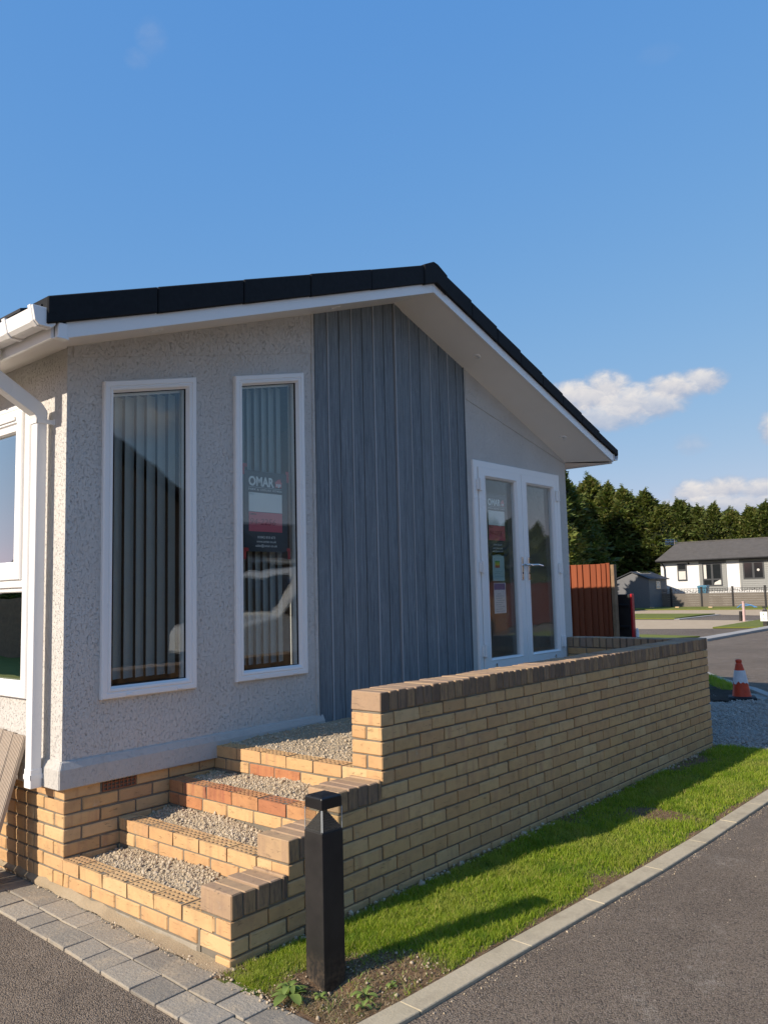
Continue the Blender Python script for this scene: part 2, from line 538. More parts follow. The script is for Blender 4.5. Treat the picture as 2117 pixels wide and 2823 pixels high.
def asphalt_mat():
    m, T, b = new_mat('asphalt')
    o = T.n('ShaderNodeTexCoord').outputs['Object']
    v = T.voro(o, 165, 'F1', 0)
    vc = T.n('ShaderNodeSeparateColor', {0: T.voro(o, 165, 'F1', 1)}).outputs
    big = T.noise(o, .42, 5, .62)
    mid = T.noise(o, 4.5, 5, .65)
    c = T.mix(T.maprange(big, .36, .64), (.20, .155, .115), (.295, .232, .172))
    c = T.mix(T.maprange(mid, .46, .70, 0, .6), c, (.17, .134, .10))
    # stones of different colour in the binder
    c = T.mix(T.maprange(vc[0], .62, .95, 0, .75), c, (.34, .285, .23))
    c = T.mix(T.maprange(vc[1], .70, .98, 0, .7), c, (.085, .07, .058))
    c = T.mix(T.maprange(v, .42, .80, 0, .7), c, (.05, .04, .032))
    # pale dried splashes, scuffs, tyre-worn bands along the road
    sc = T.math('MULTIPLY', T.maprange(T.noise(o, 2.9, 4, .6), .58, .70), T.maprange(T.noise(o, 34, 5, .7), .44, .62))
    c = T.mix(T.math('MULTIPLY', sc, .75), c, (.40, .355, .29))
    wear = T.maprange(T.noise(T.scale(o, (.10, 1.6, 1)), 1.0, 4, .6), .50, .70)
    c = T.mix(T.math('MULTIPLY', wear, .35), c, (.17, .145, .12))
    oil = T.maprange(T.noise(T.vmath('ADD', o, (11, 5, 0)), 1.1, 3, .55), .66, .74)
    c = T.mix(T.math('MULTIPLY', oil, .6), c, (.095, .08, .068))
    spk = T.maprange(T.voro(o, 22, 'F1', 0), .11, .06)
    spk2 = T.maprange(T.n('ShaderNodeSeparateColor', {0: T.voro(o, 22, 'F1', 1)}).outputs[1], .80, .84)
    c = T.mix(T.math('MULTIPLY', T.math('MULTIPLY', spk, spk2), .85), c, (.52, .44, .32))
    h = T.math('ADD', T.math('MULTIPLY', v, -1.0), T.math('ADD', T.math('MULTIPLY', vc[2], .5), T.math('MULTIPLY', T.noise(o, 320, 3, .6), .25)))
    setb(T, b, c, .9, T.bump(h, .9, .007), .2)


asphalt_mat()


def stone_mat(name, pal, grain=60, rough=.9, bumpd=.004, island=False, rnd_obj=False, dirt=None):
    m, T, b = new_mat(name)
    o = T.n('ShaderNodeTexCoord').outputs['Object']
    if island:
        r = T.n('ShaderNodeNewGeometry').outputs['Random Per Island']
    elif rnd_obj:
        r = T.n('ShaderNodeObjectInfo').outputs['Random']
    else:
        r = T.maprange(T.noise(o, 2.2, 5, .6), .3, .7)
    c = T.ramp(r, [(i / (len(pal) - 1), q) for i, q in enumerate(pal)])
    n = T.noise(o, grain, 5, .65)
    c = T.mix(T.maprange(n, .3, .75, 0, .5), c, tuple(x * .72 for x in pal[0]))
    if dirt:
        dn = T.noise(o, 7, 5, .62)
        c = T.mix(T.maprange(dn, .50, .72, 0, .75), c, dirt)
    setb(T, b, c, rough, T.bump(T.noise(o, grain * 2.2, 4, .65), .6, bumpd), .25)
    return m


stone_mat('paver_grey', [(.35, .305, .24), (.26, .235, .195), (.41, .36, .285), (.20, .185, .16), (.38, .335, .265), (.30, .275, .235)], 26, .92, .010, rnd_obj=True, dirt=(.45, .37, .26))
stone_mat('kerb_concrete', [(.45, .385, .265), (.52, .445, .32)], 45, .92, .004, dirt=(.30, .25, .18))
stone_mat('far_kerb', [(.36, .34, .31), (.42, .40, .37)], 12, .9, .003)
stone_mat('gravel_stone', [(.52, .42, .29), (.42, .33, .22), (.60, .50, .36), (.48, .38, .255), (.36, .295, .22), (.66, .57, .44)], 90, .92, .002, island=True)
stone_mat('gravel_bed', [(.38, .31, .215), (.46, .38, .27)], 120, .95, .01)
stone_mat('grey_gravel', [(.34, .315, .28), (.46, .425, .37), (.28, .26, .235), (.54, .50, .44)], 90, .92, .002, island=True)
stone_mat('grey_gravel_bed', [(.31, .285, .25), (.39, .36, .315)], 90, .95, .012)
stone_mat('sand_pad', [(.47, .36, .235), (.53, .42, .285)], 3, .95, .01)
stone_mat('sandy_fillet', [(.36, .28, .18), (.43, .35, .24)], 70, .95, .012, dirt=(.30, .235, .155))
stone_mat('soil', [(.10, .060, .034), (.16, .10, .056), (.24, .165, .10)], 60, .95, .012)
stone_mat('turf_soil', [(.045, .06, .016), (.07, .075, .025)], 60, .95, .01)
def lawn_ground():
    m, T, b = new_mat('lawn_ground')
    o = T.n('ShaderNodeTexCoord').outputs['Object']
    a = T.n('ShaderNodeAttribute', attribute_name='bare').outputs['Fac']
    n = T.noise(o, 55, 5, .65)
    soil = T.ramp(n, [(.3, (.09, .054, .030)), (.5, (.17, .108, .062)), (.7, (.27, .19, .115))])
    turf = T.mix(T.maprange(n, .35, .65), (.060, .105, .012), (.13, .165, .030))
    c = T.mix(T.maprange(T.math('ADD', a, T.math('MULTIPLY', T.math('SUBTRACT', n, .5), .5)), .30, .60), turf, soil)
    setb(T, b, c, .95, T.bump(n, .9, .012), .2)


lawn_ground()
stone_mat('far_turf', [(.145, .165, .030), (.185, .20, .042)], 5, .95, .02)
stone_mat('dark_soil', [(.03, .022, .016), (.05, .038, .026)], 30, .95, .03)
stone_mat('earth', [(.06, .075, .025), (.09, .09, .04)], 2, .95, .02)
stone_mat('decking_board', [(.44, .36, .28), (.50, .42, .34)], 40, .8, .002, rnd_obj=True)


def wood_fence_mat():
    m, T, b = new_mat('fence_stain')
    oi = T.n('ShaderNodeObjectInfo').outputs['Random']
    o = T.n('ShaderNodeTexCoord').outputs['Object']
    p = T.vmath('ADD', o, T.n('ShaderNodeCombineXYZ', {0: T.math('MULTIPLY', oi, 20.0), 1: T.math('MULTIPLY', oi, 9.0)}).outputs[0])
    g = T.noise(T.scale(p, (40, 40, 3)), 1, 4, .6, .6)
    c = T.mix(oi, (.20, .053, .022), (.29, .082, .034))
    c = T.mix(T.maprange(g, .45, .75, 0, .6), c, (.20, .05, .022))
    kn = T.maprange(T.voro(T.scale(p, (1, 1, .35)), 4.2), .10, .03)
    c = T.mix(T.math('MULTIPLY', kn, .6), c, (.15, .04, .02))
    setb(T, b, c, .75, T.bump(g, .4, .003), .25)
    plain('fence_post_wood', (.26, .17, .10), .85, .2, var=.2)


wood_fence_mat()


def leaf_mat(name, pal, transl=.35, patch=False, per_obj=False):
    m, T, b = new_mat(name)
    nt = m.node_tree
    r = T.n('ShaderNodeNewGeometry').outputs['Random Per Island']
    c = T.ramp(r, [(i / (len(pal) - 1), q) for i, q in enumerate(pal)])
    if patch:
        o = T.n('ShaderNodeTexCoord').outputs['Object']
        c = T.mix(T.maprange(T.noise(o, 2.2, 4, .6), .46, .72, 0, .65), c, (.36, .36, .09))
        c = T.mix(T.maprange(T.noise(T.vmath('ADD', o, (7, 3, 0)), 3.4, 4, .6), .52, .74, 0, .8), c, (.085, .185, .012))
    if per_obj:
        ob = T.n('ShaderNodeObjectInfo').outputs['Random']
        c = T.mix(T.math('MULTIPLY', ob, .5), c, (.055, .085, .022))
        o = T.n('ShaderNodeTexCoord').outputs['Object']
        c = T.mix(T.maprange(T.noise(o, 13, 3, .6), .55, .75, 0, .6), c, (.17, .14, .06))
    setb(T, b, c, .6, None, .3)
    tl = T.n('ShaderNodeBsdfTranslucent', {'Color': T.mix(1.0, c, (1.25, 1.3, .7), 'MULTIPLY')}).outputs[0]
    mx = T.n('ShaderNodeMixShader', {0: transl, 1: b.outputs[0], 2: tl}).outputs[0]
    nt.links.new(mx, nt.nodes['Material Output'].inputs[0])


leaf_mat('grass_blade', [(.16, .265, .015), (.235, .335, .024), (.31, .39, .03), (.19, .295, .017), (.37, .41, .055), (.255, .35, .024), (.52, .42, .15)], .42, patch=True)
leaf_mat('straw', [(.30, .22, .12), (.22, .15, .08), (.38, .30, .17), (.16, .10, .05)], .2)
leaf_mat('weed_leaf', [(.17, .25, .06), (.21, .28, .07)], .3)
leaf_mat('conifer_spray', [(.075, .115, .026), (.115, .150, .034), (.165, .19, .042), (.09, .128, .03), (.185, .18, .045), (.12, .105, .036)], .28, per_obj=True)
plain('bark', (.06, .042, .03), .9, .2)
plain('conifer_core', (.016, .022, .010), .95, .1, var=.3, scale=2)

# ------------------------------------------------------------------ ground
ASPH = -0.012


def sheet(name, pts, z, mat, kind='structure', parent=None):
    mb = MB()
    mb.face([(x, y, z) for x, y in pts])
    o = mb.build(name, mat, parent, recalc=False)
    if o.data.polygons[0].normal.z < 0:
        o.data.flip_normals()
    if kind:
        o['kind'] = kind
    return o


sheet('ground', [(-4000, -4000), (4000, -4000), (4000, 4000), (-4000, 4000)], -.06, MATS['earth'])
rd = MB()
kl = [(-.30, -2.17), (.96, -2.255), (2.86, -2.358), (6.2, -2.42)]
for pts in ([(-14, -14)] + [(75, -14), (75, -2.45), (6.2, -2.42)] + kl[-2::-1] + [(-.30, -2.0), (-14, -2.0)], [(-14, -2.0), (-.25, -2.0), (-.25, 45), (-14, 45)], [(6.1, -2.40), (75, -2.45), (75, 45), (6.1, 45)]):
    rd.face([(x, y, ASPH) for x, y in pts])
rd = rd.build('road', MATS['asphalt'])
rd['kind'] = 'structure'
# far plots across the road
sheet('sand_plot', [(47.3, 21.0), (49.47, 18.0), (50.2, 8.5), (46.0, 6.5), (40.3, 7.6), (41.7, 10.45), (41.7, 20.5)], ASPH + .004, MATS['sand_pad'])
sheet('sand_plot', [(35.0, 16.5), (34.9, 7.06), (34.7, 6.2), (27.76, 5.96), (26.5, 9.6), (26.4, 15.0)], ASPH + .004, MATS['sand_pad'])


def far_lawn(name, pts, mat='far_turf', h=.05, dens=70, seed=1, zb=ASPH + .01):
    """Turf bank with a fringe of coarse blades."""
    mb = MB()
    mb.prism(pts, lambda p, d: (p[0], p[1], d), zb, zb + h)
    o = mb.build(name, MATS[mat])
    o['kind'] = 'structure'
    return o


far_lawn('far_lawn', [(56.5, 24), (56.6, 8), (50.2, 8.4), (49.7, 18.0), (49.6, 22)], h=.06)
far_lawn('far_lawn', [(41.67, 20.14), (41.8, 10.58), (40.33, 10.74), (35.65, 10.38), (35.1, 16.3)], h=.05)
far_lawn('far_lawn', [(27.76, 5.96), (34.39, 6.26), (37.5, 5.8), (36, 2.5), (28.4, 4.42)], h=.05)
far_lawn('far_lawn', [(21.2, 8.5), (22.86, 6.4), (22.5, 4.55), (21.1, 5.0), (19.5, 7.5)], h=.05)


def kerb_strip(name, line, w, z0, z1, mat, n_seg=None, gap=.0018):
    """A run of kerb units along a polyline; each unit a child."""
    root = empty(name)
    root['kind'] = 'structure'
    P = [Vector((x, y, 0)) for x, y in line]
    for a, b in zip(P[:-1], P[1:]):
        L = (b - a).length
        k = max(1, round(L / n_seg)) if n_seg else 1
        d = (b - a) / k
        nrm = Vector((d.y, -d.x, 0)).normalized()
        for i in range(k):
            s, e = a + d * i + d.normalized() * gap / 2, a + d * (i + 1) - d.normalized() * gap / 2
            mb = MB()
            j = RND.uniform(-.002, .002)
            q = [s, e, e + nrm * w, s + nrm * w]
            mb.prism([(p.x, p.y) for p in q], lambda p, dd: (p[0], p[1], dd), z0, z1 + j)
            mb.build('kerb_stone', mat, root, bevel=.0035)
    return root


kerb_strip('far_kerb', [(21.0, 3.83), (27.2, 3.92), (33, 4.0)], -.42, ASPH + .002, .06, MATS['far_kerb'], 1.0)
kerb_strip('far_kerb', [(35.4, 10.3), (41.2, 10.35)], .25, ASPH + .002, .02, MATS['far_kerb'], 1.0)
kerb_strip('drive_kerb', [(9.3, -1.0), (9.85, -.842), (10.65, -.32), (11.0, -.01), (12.03, .70), (14.5, 2.2), (18, 4)], .13, -.05, .02, MATS['far_kerb'], .6)
# front kerb edging beside the lawn
KERB = [(-.30, -2.115), (.22, -2.16), (.96, -2.20), (2.24, -2.28), (2.86, -2.303), (3.95, -2.322), (6.2, -2.365)]
kerb_strip('kerb_edging', KERB, .112, -.08, .004, MATS['kerb_concrete'], .62)


def kerb_y(x):
    for (x0, y0), (x1, y1) in zip(KERB[:-1], KERB[1:]):
        if x <= x1:
            return y0 + (y1 - y0) * (x - x0) / (x1 - x0)
    return KERB[-1][1]


# block paving strip in front of the steps
def paving():
    root = empty('paving')
    root['kind'] = 'structure'
    px = lambda c, y: c + .042 * y
    bed = MB()
    bed.prism([(px(-.02, -2.2), -2.2), (px(-.02, 2.6), 2.6), (px(-.300, 2.6), 2.6), (px(-.300, -2.2), -2.2)], lambda p, d: (p[0], p[1], d), -.05, -.008)
    bed.build('sand_bed', MATS['sandy_fillet'], root)
    rows = [((-.012, -.162), [2.5, 2.26, 2.02, 1.86, 1.5, 1.26, 1.02, .684, .44, .30, -.062, -.32, -.48, -.808, -1.0, -1.222, -1.42, -1.602, -1.79, -2.06, -2.2]),
            ((-.168, -.312), [2.4, 2.16, 2.0, 1.7, 1.46, 1.22, 1.0, .76, .52, .326, .10, -.14, -.30, -.481, -.648, -.82, -.99, -1.23, -1.42, -1.574, -1.735, -1.98, -2.17])]
    for (c0, c1), ys in rows:
        for ya, yb in zip(ys[:-1], ys[1:]):
            g = RND.uniform(.002, .005)
            q = [(px(c0, ya - g), ya - g), (px(c1, ya - g), ya - g), (px(c1, yb + g), yb + g), (px(c0, yb + g), yb + g)]
            mx_, my_ = sum(p[0] for p in q) / 4, sum(p[1] for p in q) / 4
            tz = RND.uniform(-.0025, .003)
            tx, ty = RND.uniform(-.012, .012), RND.uniform(-.01, .01)
            mb = MB()
            lo = [(x, y, -.045) for x, y in q]
            hi = [(x + RND.uniform(-.005, .005), y + RND.uniform(-.005, .005), .001 + tz + (x - mx_) * tx + (y - my_) * ty) for x, y in q]
            mb.loft([lo, hi], True, True, True)
            ob = mb.build('paver', MATS['paver_grey'], root, bevel=.0045, seg=2)
    return root


paving()


# ------------------------------------------------------------------ bricks
BRICK_MESH = {}


def brick_mesh(dx, dy, dz, mat, holes=False):
    v = RND.randrange(5)
    key = (round(dx, 3), round(dy, 3), round(dz, 3), mat, v, holes)
    if key in BRICK_MESH:
        return BRICK_MESH[key]
    R = random.Random(hash(key[:3]) % 1000 + v)
    bm = bmesh.new()
    bmesh.ops.create_cube(bm, size=1)
    for q in bm.verts:
        q.co = Vector((q.co.x * dx, q.co.y * dy, q.co.z * dz)) + Vector((R.uniform(-.0022, .0022), R.uniform(-.0018, .0018), R.uniform(-.002, .002)))
    if holes:
        top = max(bm.faces, key=lambda f: f.calc_center_median().z)
        zt = top.calc_center_median().z
        bmesh.ops.delete(bm, geom=[top], context='FACES_ONLY')
        along_y = dy > dx
        nl, ns = (6, 3) if max(dx, dy) > .18 else (5, 3)
        nx, ny = (ns, nl) if along_y else (nl, ns)
        sx, sy2 = dx - .012, dy - .012
        grid = [[bm.verts.new((-sx / 2 + sx * i / nx, -sy2 / 2 + sy2 * j / ny, zt)) for j in range(ny + 1)] for i in range(nx + 1)]
        cells = []
        for i in range(nx):
            for j in range(ny):
                cells.append(bm.faces.new((grid[i][j], grid[i + 1][j], grid[i + 1][j + 1], grid[i][j + 1])))
        for f in cells:
            r = bmesh.ops.inset_individual(bm, faces=[f], thickness=min(sx / nx, sy2 / ny) * .32)
            c = f.calc_center_median()
            for q in f.verts:
                q.co = c + (q.co - c) * R.uniform(.85, 1.1)
            ex = bmesh.ops.extrude_discrete_faces(bm, faces=[f])
            for q in ex['faces'][0].verts:
                q.co.z -= .022
        # rim
        ring = [q for q in bm.verts if abs(q.co.z - zt) < .004]
        outer = sorted([q for q in ring if abs(q.co.x) > dx / 2 - .004 and abs(q.co.y) > dy / 2 - .004], key=lambda q: math.atan2(q.co.y, q.co.x))
        cor = [grid[0][0], grid[nx][0], grid[nx][ny], grid[0][ny]]
        cor.sort(key=lambda q: math.atan2(q.co.y, q.co.x))
        edges = {0: [grid[i][0] for i in range(nx + 1)], 1: [grid[nx][j] for j in range(ny + 1)],
                 2: [grid[i][ny] for i in range(nx, -1, -1)], 3: [grid[0][j] for j in range(ny, -1, -1)]}
        for k in range(4):
            a, b_ = outer[k], outer[(k + 1) % 4]
            bm.faces.new([a, b_] + list(reversed(edges[k])))
    else:
        bmesh.ops.bevel(bm, geom=list(bm.edges), offset=R.uniform(.0025, .0055), segments=1, affect='EDGES', clamp_overlap=True)
    bmesh.ops.recalc_face_normals(bm, faces=bm.faces)
    me = bpy.data.meshes.new('brick')
    bm.to_mesh(me)
    bm.free()
    me.materials.append(MATS[mat])
    BRICK_MESH[key] = me
    return me


def brick(parent, x0, x1, y0, y1, z0, z1, mat='brick_buff', name='brick', holes=False, jit=.0012):
    me = brick_mesh(x1 - x0, y1 - y0, z1 - z0, mat, holes)
    o = bpy.data.objects.new(name, me)
    o.location = ((x0 + x1) / 2 + RND.uniform(-jit, jit), (y0 + y1) / 2 + RND.uniform(-jit, jit), (z0 + z1) / 2 + RND.uniform(-jit, jit) * .8)
    o.rotation_euler = (RND.uniform(-.004, .004), RND.uniform(-.004, .004), RND.uniform(-.004, .004))
    return link(o, parent)


C4 = .9375                    # underside of the top coping
D = 1.418                     # outer face of the long wall: y = -D
TR = .335                     # tread
XS = [0, TR, 2 * TR, 3 * TR]
WX1 = 5.942
J = .005                      # half joint


def zc(k):
    return C4 - .075 * (k + 1) + J, C4 - .075 * k - J


def start_x(k):
    return XS[3] if k < 6 else XS[2] if k < 8 else XS[1] if k < 10 else XS[0]


def long_wall():
    w = empty('garden_wall', 'long buff brick wall with dark brick coping stepping down beside the gravel steps', 'brick wall')
    core = MB()
    yo, yi = -D + .0095, -D + .215 - .004
    # stepped mortar core, face set back behind the bricks
    prof = [(.006, -.10), (WX1 - .006, -.10), (WX1 - .006, C4), (XS[3] + .006, C4), (XS[3] + .006, C4 - .45), (XS[2] + .006, C4 - .45), (XS[2] + .006, C4 - .6),
            (XS[1] + .006, C4 - .6), (XS[1] + .006, C4 - .75), (.006, C4 - .75)]
    core.prism(prof, lambda p, d: (p[0], d, p[1]), yo, yi)
    core.build('mortar', MATS['mortar'], w)
    for k in range(12):
        z0, z1 = zc(k)
        xs = start_x(k)
        off = -.0125 if k % 2 == 0 else .1
        joints = [off + .225 * i for i in range(40) if off + .225 * i > xs + .04]
        joints = [j for j in joints if j < WX1 - .03]
        edges = [xs - J] + joints + [WX1 + J]
        for i, (a, b_) in enumerate(zip(edges[:-1], edges[1:])):
            a2, b2 = a + J, b_ - J
            if i == 0 and (b2 - a2) < .15:
                brick(w, a2, b2, -D, -D + .215, z0, z1)
            elif i == 0:
                brick(w, a2, b2, -D, -D + .1025, z0, z1)
                brick(w, a2, b2, -D + .1125, -D + .215, z0, z1)
            else:
                brick(w, a2, b2, -D, -D + .1025, z0, z1)
    f = MB()
    for i in range(28):
        f.box(-.0125 + .225 * i + J, -.0125 + .225 * (i + 1) - J if i < 26 else WX1, -D, -D + .1, -.09, .0325)
        if i == 26:
            break
    fo = f.build('foundation_course', MATS['brick_buff'], w, bevel=.004)
    fo['kind'] = 'stuff'
    # copings: bricks on edge
    def cope(xa, xb, zb, along, seed):
        x = xa
        first = True
        while x < xb - .02:
            wd = .065 + RND.uniform(-.003, .003)
            if first:
                wd = .067
            if xb - x < .085:
                wd = xb - x - .004
            j = RND.uniform(-.002, .003)
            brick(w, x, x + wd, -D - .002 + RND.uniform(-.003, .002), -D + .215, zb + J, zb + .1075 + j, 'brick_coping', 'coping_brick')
            x += wd + RND.uniform(.008, .012)
            first = False
    cope(XS[3], WX1 + .002, C4, 0, 1)
    for i, zb in ((2, C4 - .45), (1, C4 - .6), (0, C4 - .75)):
        cope(XS[i], XS[i + 1] - .006, zb, 0, i)
    jm = MB()
    jm.box(XS[3] + .008, WX1 - .008, -D + .006, -D + .209, C4 - .002, C4 + .098)
    for i, zb in ((2, C4 - .45), (1, C4 - .6), (0, C4 - .75)):
        jm.box(XS[i] + .008, XS[i + 1] + .01, -D + .0065, -D + .2085, zb - .002, zb + .097)
    jm.build('coping_mortar', MATS['mortar'], w)
    return w


def return_wall():
    w = empty('return_wall', 'short inner brick wall with dark coping at the far end of the gravel deck', 'brick wall')
    x0, x1 = 5.728, WX1 - .004
    ya, yb = -D + .224, -.006
    mb = MB()
    mb.box(x0 + .006, x1 - .006, ya, yb, -.05, C4)
    mb.box(x0 + .009, x1 - .009, ya, yb - .004, C4 - .001, C4 + .097)
    mb.build('mortar', MATS['mortar'], w)
    y = yb
    while y > ya + .03:
        wd = min(.065 + RND.uniform(-.003, .003), y - ya)
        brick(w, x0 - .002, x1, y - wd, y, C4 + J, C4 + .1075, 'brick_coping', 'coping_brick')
        y -= wd + .01
    for k in range(0, 12):
        z0, z1 = zc(k)
        e = yb + (.11 if k % 2 else 0)
        while e > ya + .02:
            a, b_ = max(e - .215, ya), min(e, yb)
            if b_ - a > .02:
                if k < 5:
                    brick(w, x0, x0 + .1, a, b_, z0, z1)
                brick(w, x1 - .1, x1, a, b_, z0, z1)
            e -= .225
    return w


def steps():
    s = empty('brick_steps', 'four buff brick steps with holed top bricks, filled with loose gravel', 'steps')
    mb = MB()
    for i in range(4):
        zt = .1875 + .15 * i - .004
        mb.box(XS[i] + .006, XS[i] + .097, -D + .22, -.004, (-.08 if i == 0 else zt - .21), zt - .004)
    mb.build('mortar', MATS['mortar'], s)
    for i in range(4):
        for r, k in enumerate((10 - 2 * i, 11 - 2 * i)):
            z0, z1 = zc(k)
            yend = -(D - (.1125 if k % 2 == 0 else .225))
            y = -.006
            first = True
            while y > yend + .02:
                L = (.16 if r == 0 else .05) if first else .215
                if i:
                    L = ((.06, .13, .215)[i - 1] if r == 0 else (.15, .09, .11)[i - 1]) if first else .215
                first = False
                yb_ = max(y - L, yend + .0)
                if y - yb_ < .03 and not L == .05:
                    break
                mt = 'brick_buff'
                if i == 2 and r == 0:
                    mt = 'brick_red'
                elif (i == 3 and r == 1 and -.80 < yb_ < -.45) or (i == 2 and r == 1 and y > -.2):
                    mt = 'brick_red'
                brick(s, XS[i], XS[i] + .1025, yb_, y, z0, z1, mt, 'brick', holes=(r == 0 and y - yb_ > .1))
                y = yb_ - .01
        # front base course below ground line
    base = MB()
    y = -.006
    base.box(.001, .1, -D + .24, -.006, -.08, .0325)
    b = base.build('base_course', MATS['mortar_pale'], s, bevel=.004)
    return s


LW = long_wall()
RW = return_wall()
ST = steps()

# ------------------------------------------------------------------ gravel fill


def stones(name, pts, sizes, mat, seed, label=None):
    rs = np.random.RandomState(seed)
    t = (1 + 5 ** .5) / 2
    iv = np.array([(-1, t, 0), (1, t, 0), (-1, -t, 0), (1, -t, 0), (0, -1, t), (0, 1, t), (0, -1, -t), (0, 1, -t), (t, 0, -1), (t, 0, 1), (-t, 0, -1), (-t, 0, 1)]) / 1.902
    fi = np.array([(0, 11, 5), (0, 5, 1), (0, 1, 7), (0, 7, 10), (0, 10, 11), (1, 5, 9), (5, 11, 4), (11, 10, 2), (10, 7, 6), (7, 1, 8), (3, 9, 4), (3, 4, 2), (3, 2, 6), (3, 6, 8), (3, 8, 9), (4, 9, 5), (2, 4, 11), (6, 2, 10), (8, 6, 7), (9, 8, 1)])
    n = len(pts)
    q = rs.randn(n, 4)
    q /= np.linalg.norm(q, axis=1)[:, None]
    w, x, y, z = q.T
    Rm = np.stack([1 - 2 * (y * y + z * z), 2 * (x * y - z * w), 2 * (x * z + y * w), 2 * (x * y + z * w), 1 - 2 * (x * x + z * z), 2 * (y * z - x * w),
                   2 * (x * z - y * w), 2 * (y * z + x * w), 1 - 2 * (x * x + y * y)], 1).reshape(n, 3, 3)
    base = iv[None] * rs.uniform(.75, 1.25, (n, 12, 1)) * rs.uniform(.6, 1.2, (n, 1, 3))
    v = np.einsum('nij,nkj->nki', Rm, base) * sizes[:, None, None] + pts[:, None, :]
    f = fi[None] + (np.arange(n) * 12)[:, None, None]
    o = np_mesh(name, v.reshape(-1, 3), f.reshape(-1, 3), MATS[mat])
    o['kind'] = 'stuff'
    if label:
        o['label'] = label
    return o


def vnoise(x, y, s, seed):
    """cheap smooth value noise"""
    rs = np.random.RandomState(seed)
    g = rs.rand(64, 64)
    x, y = np.asarray(x) * s + 100, np.asarray(y) * s + 100
    xi, yi = np.floor(x).astype(int), np.floor(y).astype(int)
    fx, fy = x - xi, y - yi
    fx, fy = fx * fx * (3 - 2 * fx), fy * fy * (3 - 2 * fy)
    a = g[xi % 64, yi % 64]
    b = g[(xi + 1) % 64, yi % 64]
    c = g[xi % 64, (yi + 1) % 64]
    d = g[(xi + 1) % 64, (yi + 1) % 64]
    return (a * (1 - fx) + b * fx) * (1 - fy) + (c * (1 - fx) + d * fx) * fy


def bed_mesh(name, x0, x1, y0, y1, hf, mat, nx=24, ny=80):
    X, Y = np.meshgrid(np.linspace(x0, x1, nx), np.linspace(y0, y1, ny), indexing='ij')
    Z = hf(X, Y)
    v = np.stack([X.ravel(), Y.ravel(), Z.ravel()], 1)
    idx = np.arange(nx * ny).reshape(nx, ny)
    f = np.stack([idx[:-1, :-1].ravel(), idx[1:, :-1].ravel(), idx[1:, 1:].ravel(), idx[:-1, 1:].ravel()], 1)
    return np_mesh(name, v, f, MATS[mat], smooth=True)


for i in range(4):
    zt = .1875 + .15 * i
    x0 = XS[i] + .1
    x1 = XS[i] + TR + .002 if i < 3 else 5.73
    y0, y1 = -D + .218, -.002
    amp = (.035, .02, .035, .012)[i]

    def hf(X, Y, zt=zt, i=i, x0=x0, amp=amp):
        t = np.clip((X - x0) / .235, 0, 1)
        bump_ = vnoise(X, Y, 6, 10 + i) * .6 + vnoise(X, Y, 15, 30 + i) * .25 + vnoise(X, Y, 45, 50 + i) * .15
        mound = np.exp(-((Y + (.75, .55, .85, .6)[i]) / .4) ** 2)
        if i == 3:
            return zt - .012 + (bump_ - .5) * .03 + .018 * np.clip((X - x0) / .5, 0, 1) - .012 * np.clip((X - 2.2), 0, 1)
        return zt - .032 + t * (.012 + amp * mound) + (bump_ - .45) * .045
    b = bed_mesh('gravel_bed', x0, x1, y0, y1, hf, 'gravel_bed', 24 if i < 3 else 160, 70)
    b['kind'] = 'structure'
    rs = np.random.RandomState(100 + i)
    n = (5200, 5200, 5200, 15000)[i]
    xe = x1 if i < 3 else 2.9
    px = rs.uniform(x0 + .003, xe, n)
    if i == 3:
        px = x0 + (xe - x0) * rs.rand(n) ** 1.5
    py = rs.uniform(y0 + .004, y1 - .004, n)
    sz = np.clip(rs.lognormal(-5.68, .5, n), .0016, .015)
    if i == 3:
        sz *= .9
    pz = hf(px, py) + sz * rs.uniform(-.1, .7, n)
    stones('gravel', np.stack([px, py, pz], 1), sz, 'gravel_stone', 200 + i)

# sandy mortar fillet at the foot of the steps and plinth, with grit
fl = MB()
N = 60
loops = []
for j in range(N + 1):
    y = 1.7 - (1.7 + D + .03) * j / N
    h = .05 if y > 0 else .05 + y * .03
    h *= 1 + .25 * math.sin(j * 1.7) * math.sin(j * .6)
    xw = .004
    loops.append([(xw, y, h * .95), (xw - .022 + .006 * math.sin(j * 2.1), y, h * .55), (-.012 + .042 * y - .012 + .006 * math.sin(j * 1.3), y, .006)])
fl.loft(loops, False)
fo = fl.build('sand_fillet', MATS['sandy_fillet'], None, smooth=True)
fo['kind'] = 'structure'
rs = np.random.RandomState(5)
n = 900
py = rs.uniform(-1.9, 1.2, n)
px = -.012 + .042 * py + rs.normal(0.0, .016, n)
px = np.minimum(px, np.where(py > -1.42, -.006, .2))
sz = np.clip(rs.lognormal(-5.9, .45, n), .0012, .008)
stones('grit', np.stack([px, py, .004 + sz * .3], 1), sz, 'gravel_stone', 6)

# ------------------------------------------------------------------ lawn
LX1 = 6.02


def lawn_h(X, Y):
    h = .004 + .010 * (vnoise(X, Y, 3, 3) - .5) + .006 * (vnoise(X, Y, 11, 4) - .5)
    d = np.sqrt((X - .19) ** 2 + (Y + 1.80) ** 2)
    h += .012 * np.exp(-((X - .12) ** 2 + (Y + 1.62) ** 2) / .01)
    h -= .040 * np.exp(-(((X - .16) ** 2 + (Y + 1.87) ** 2) / .006))
    return h


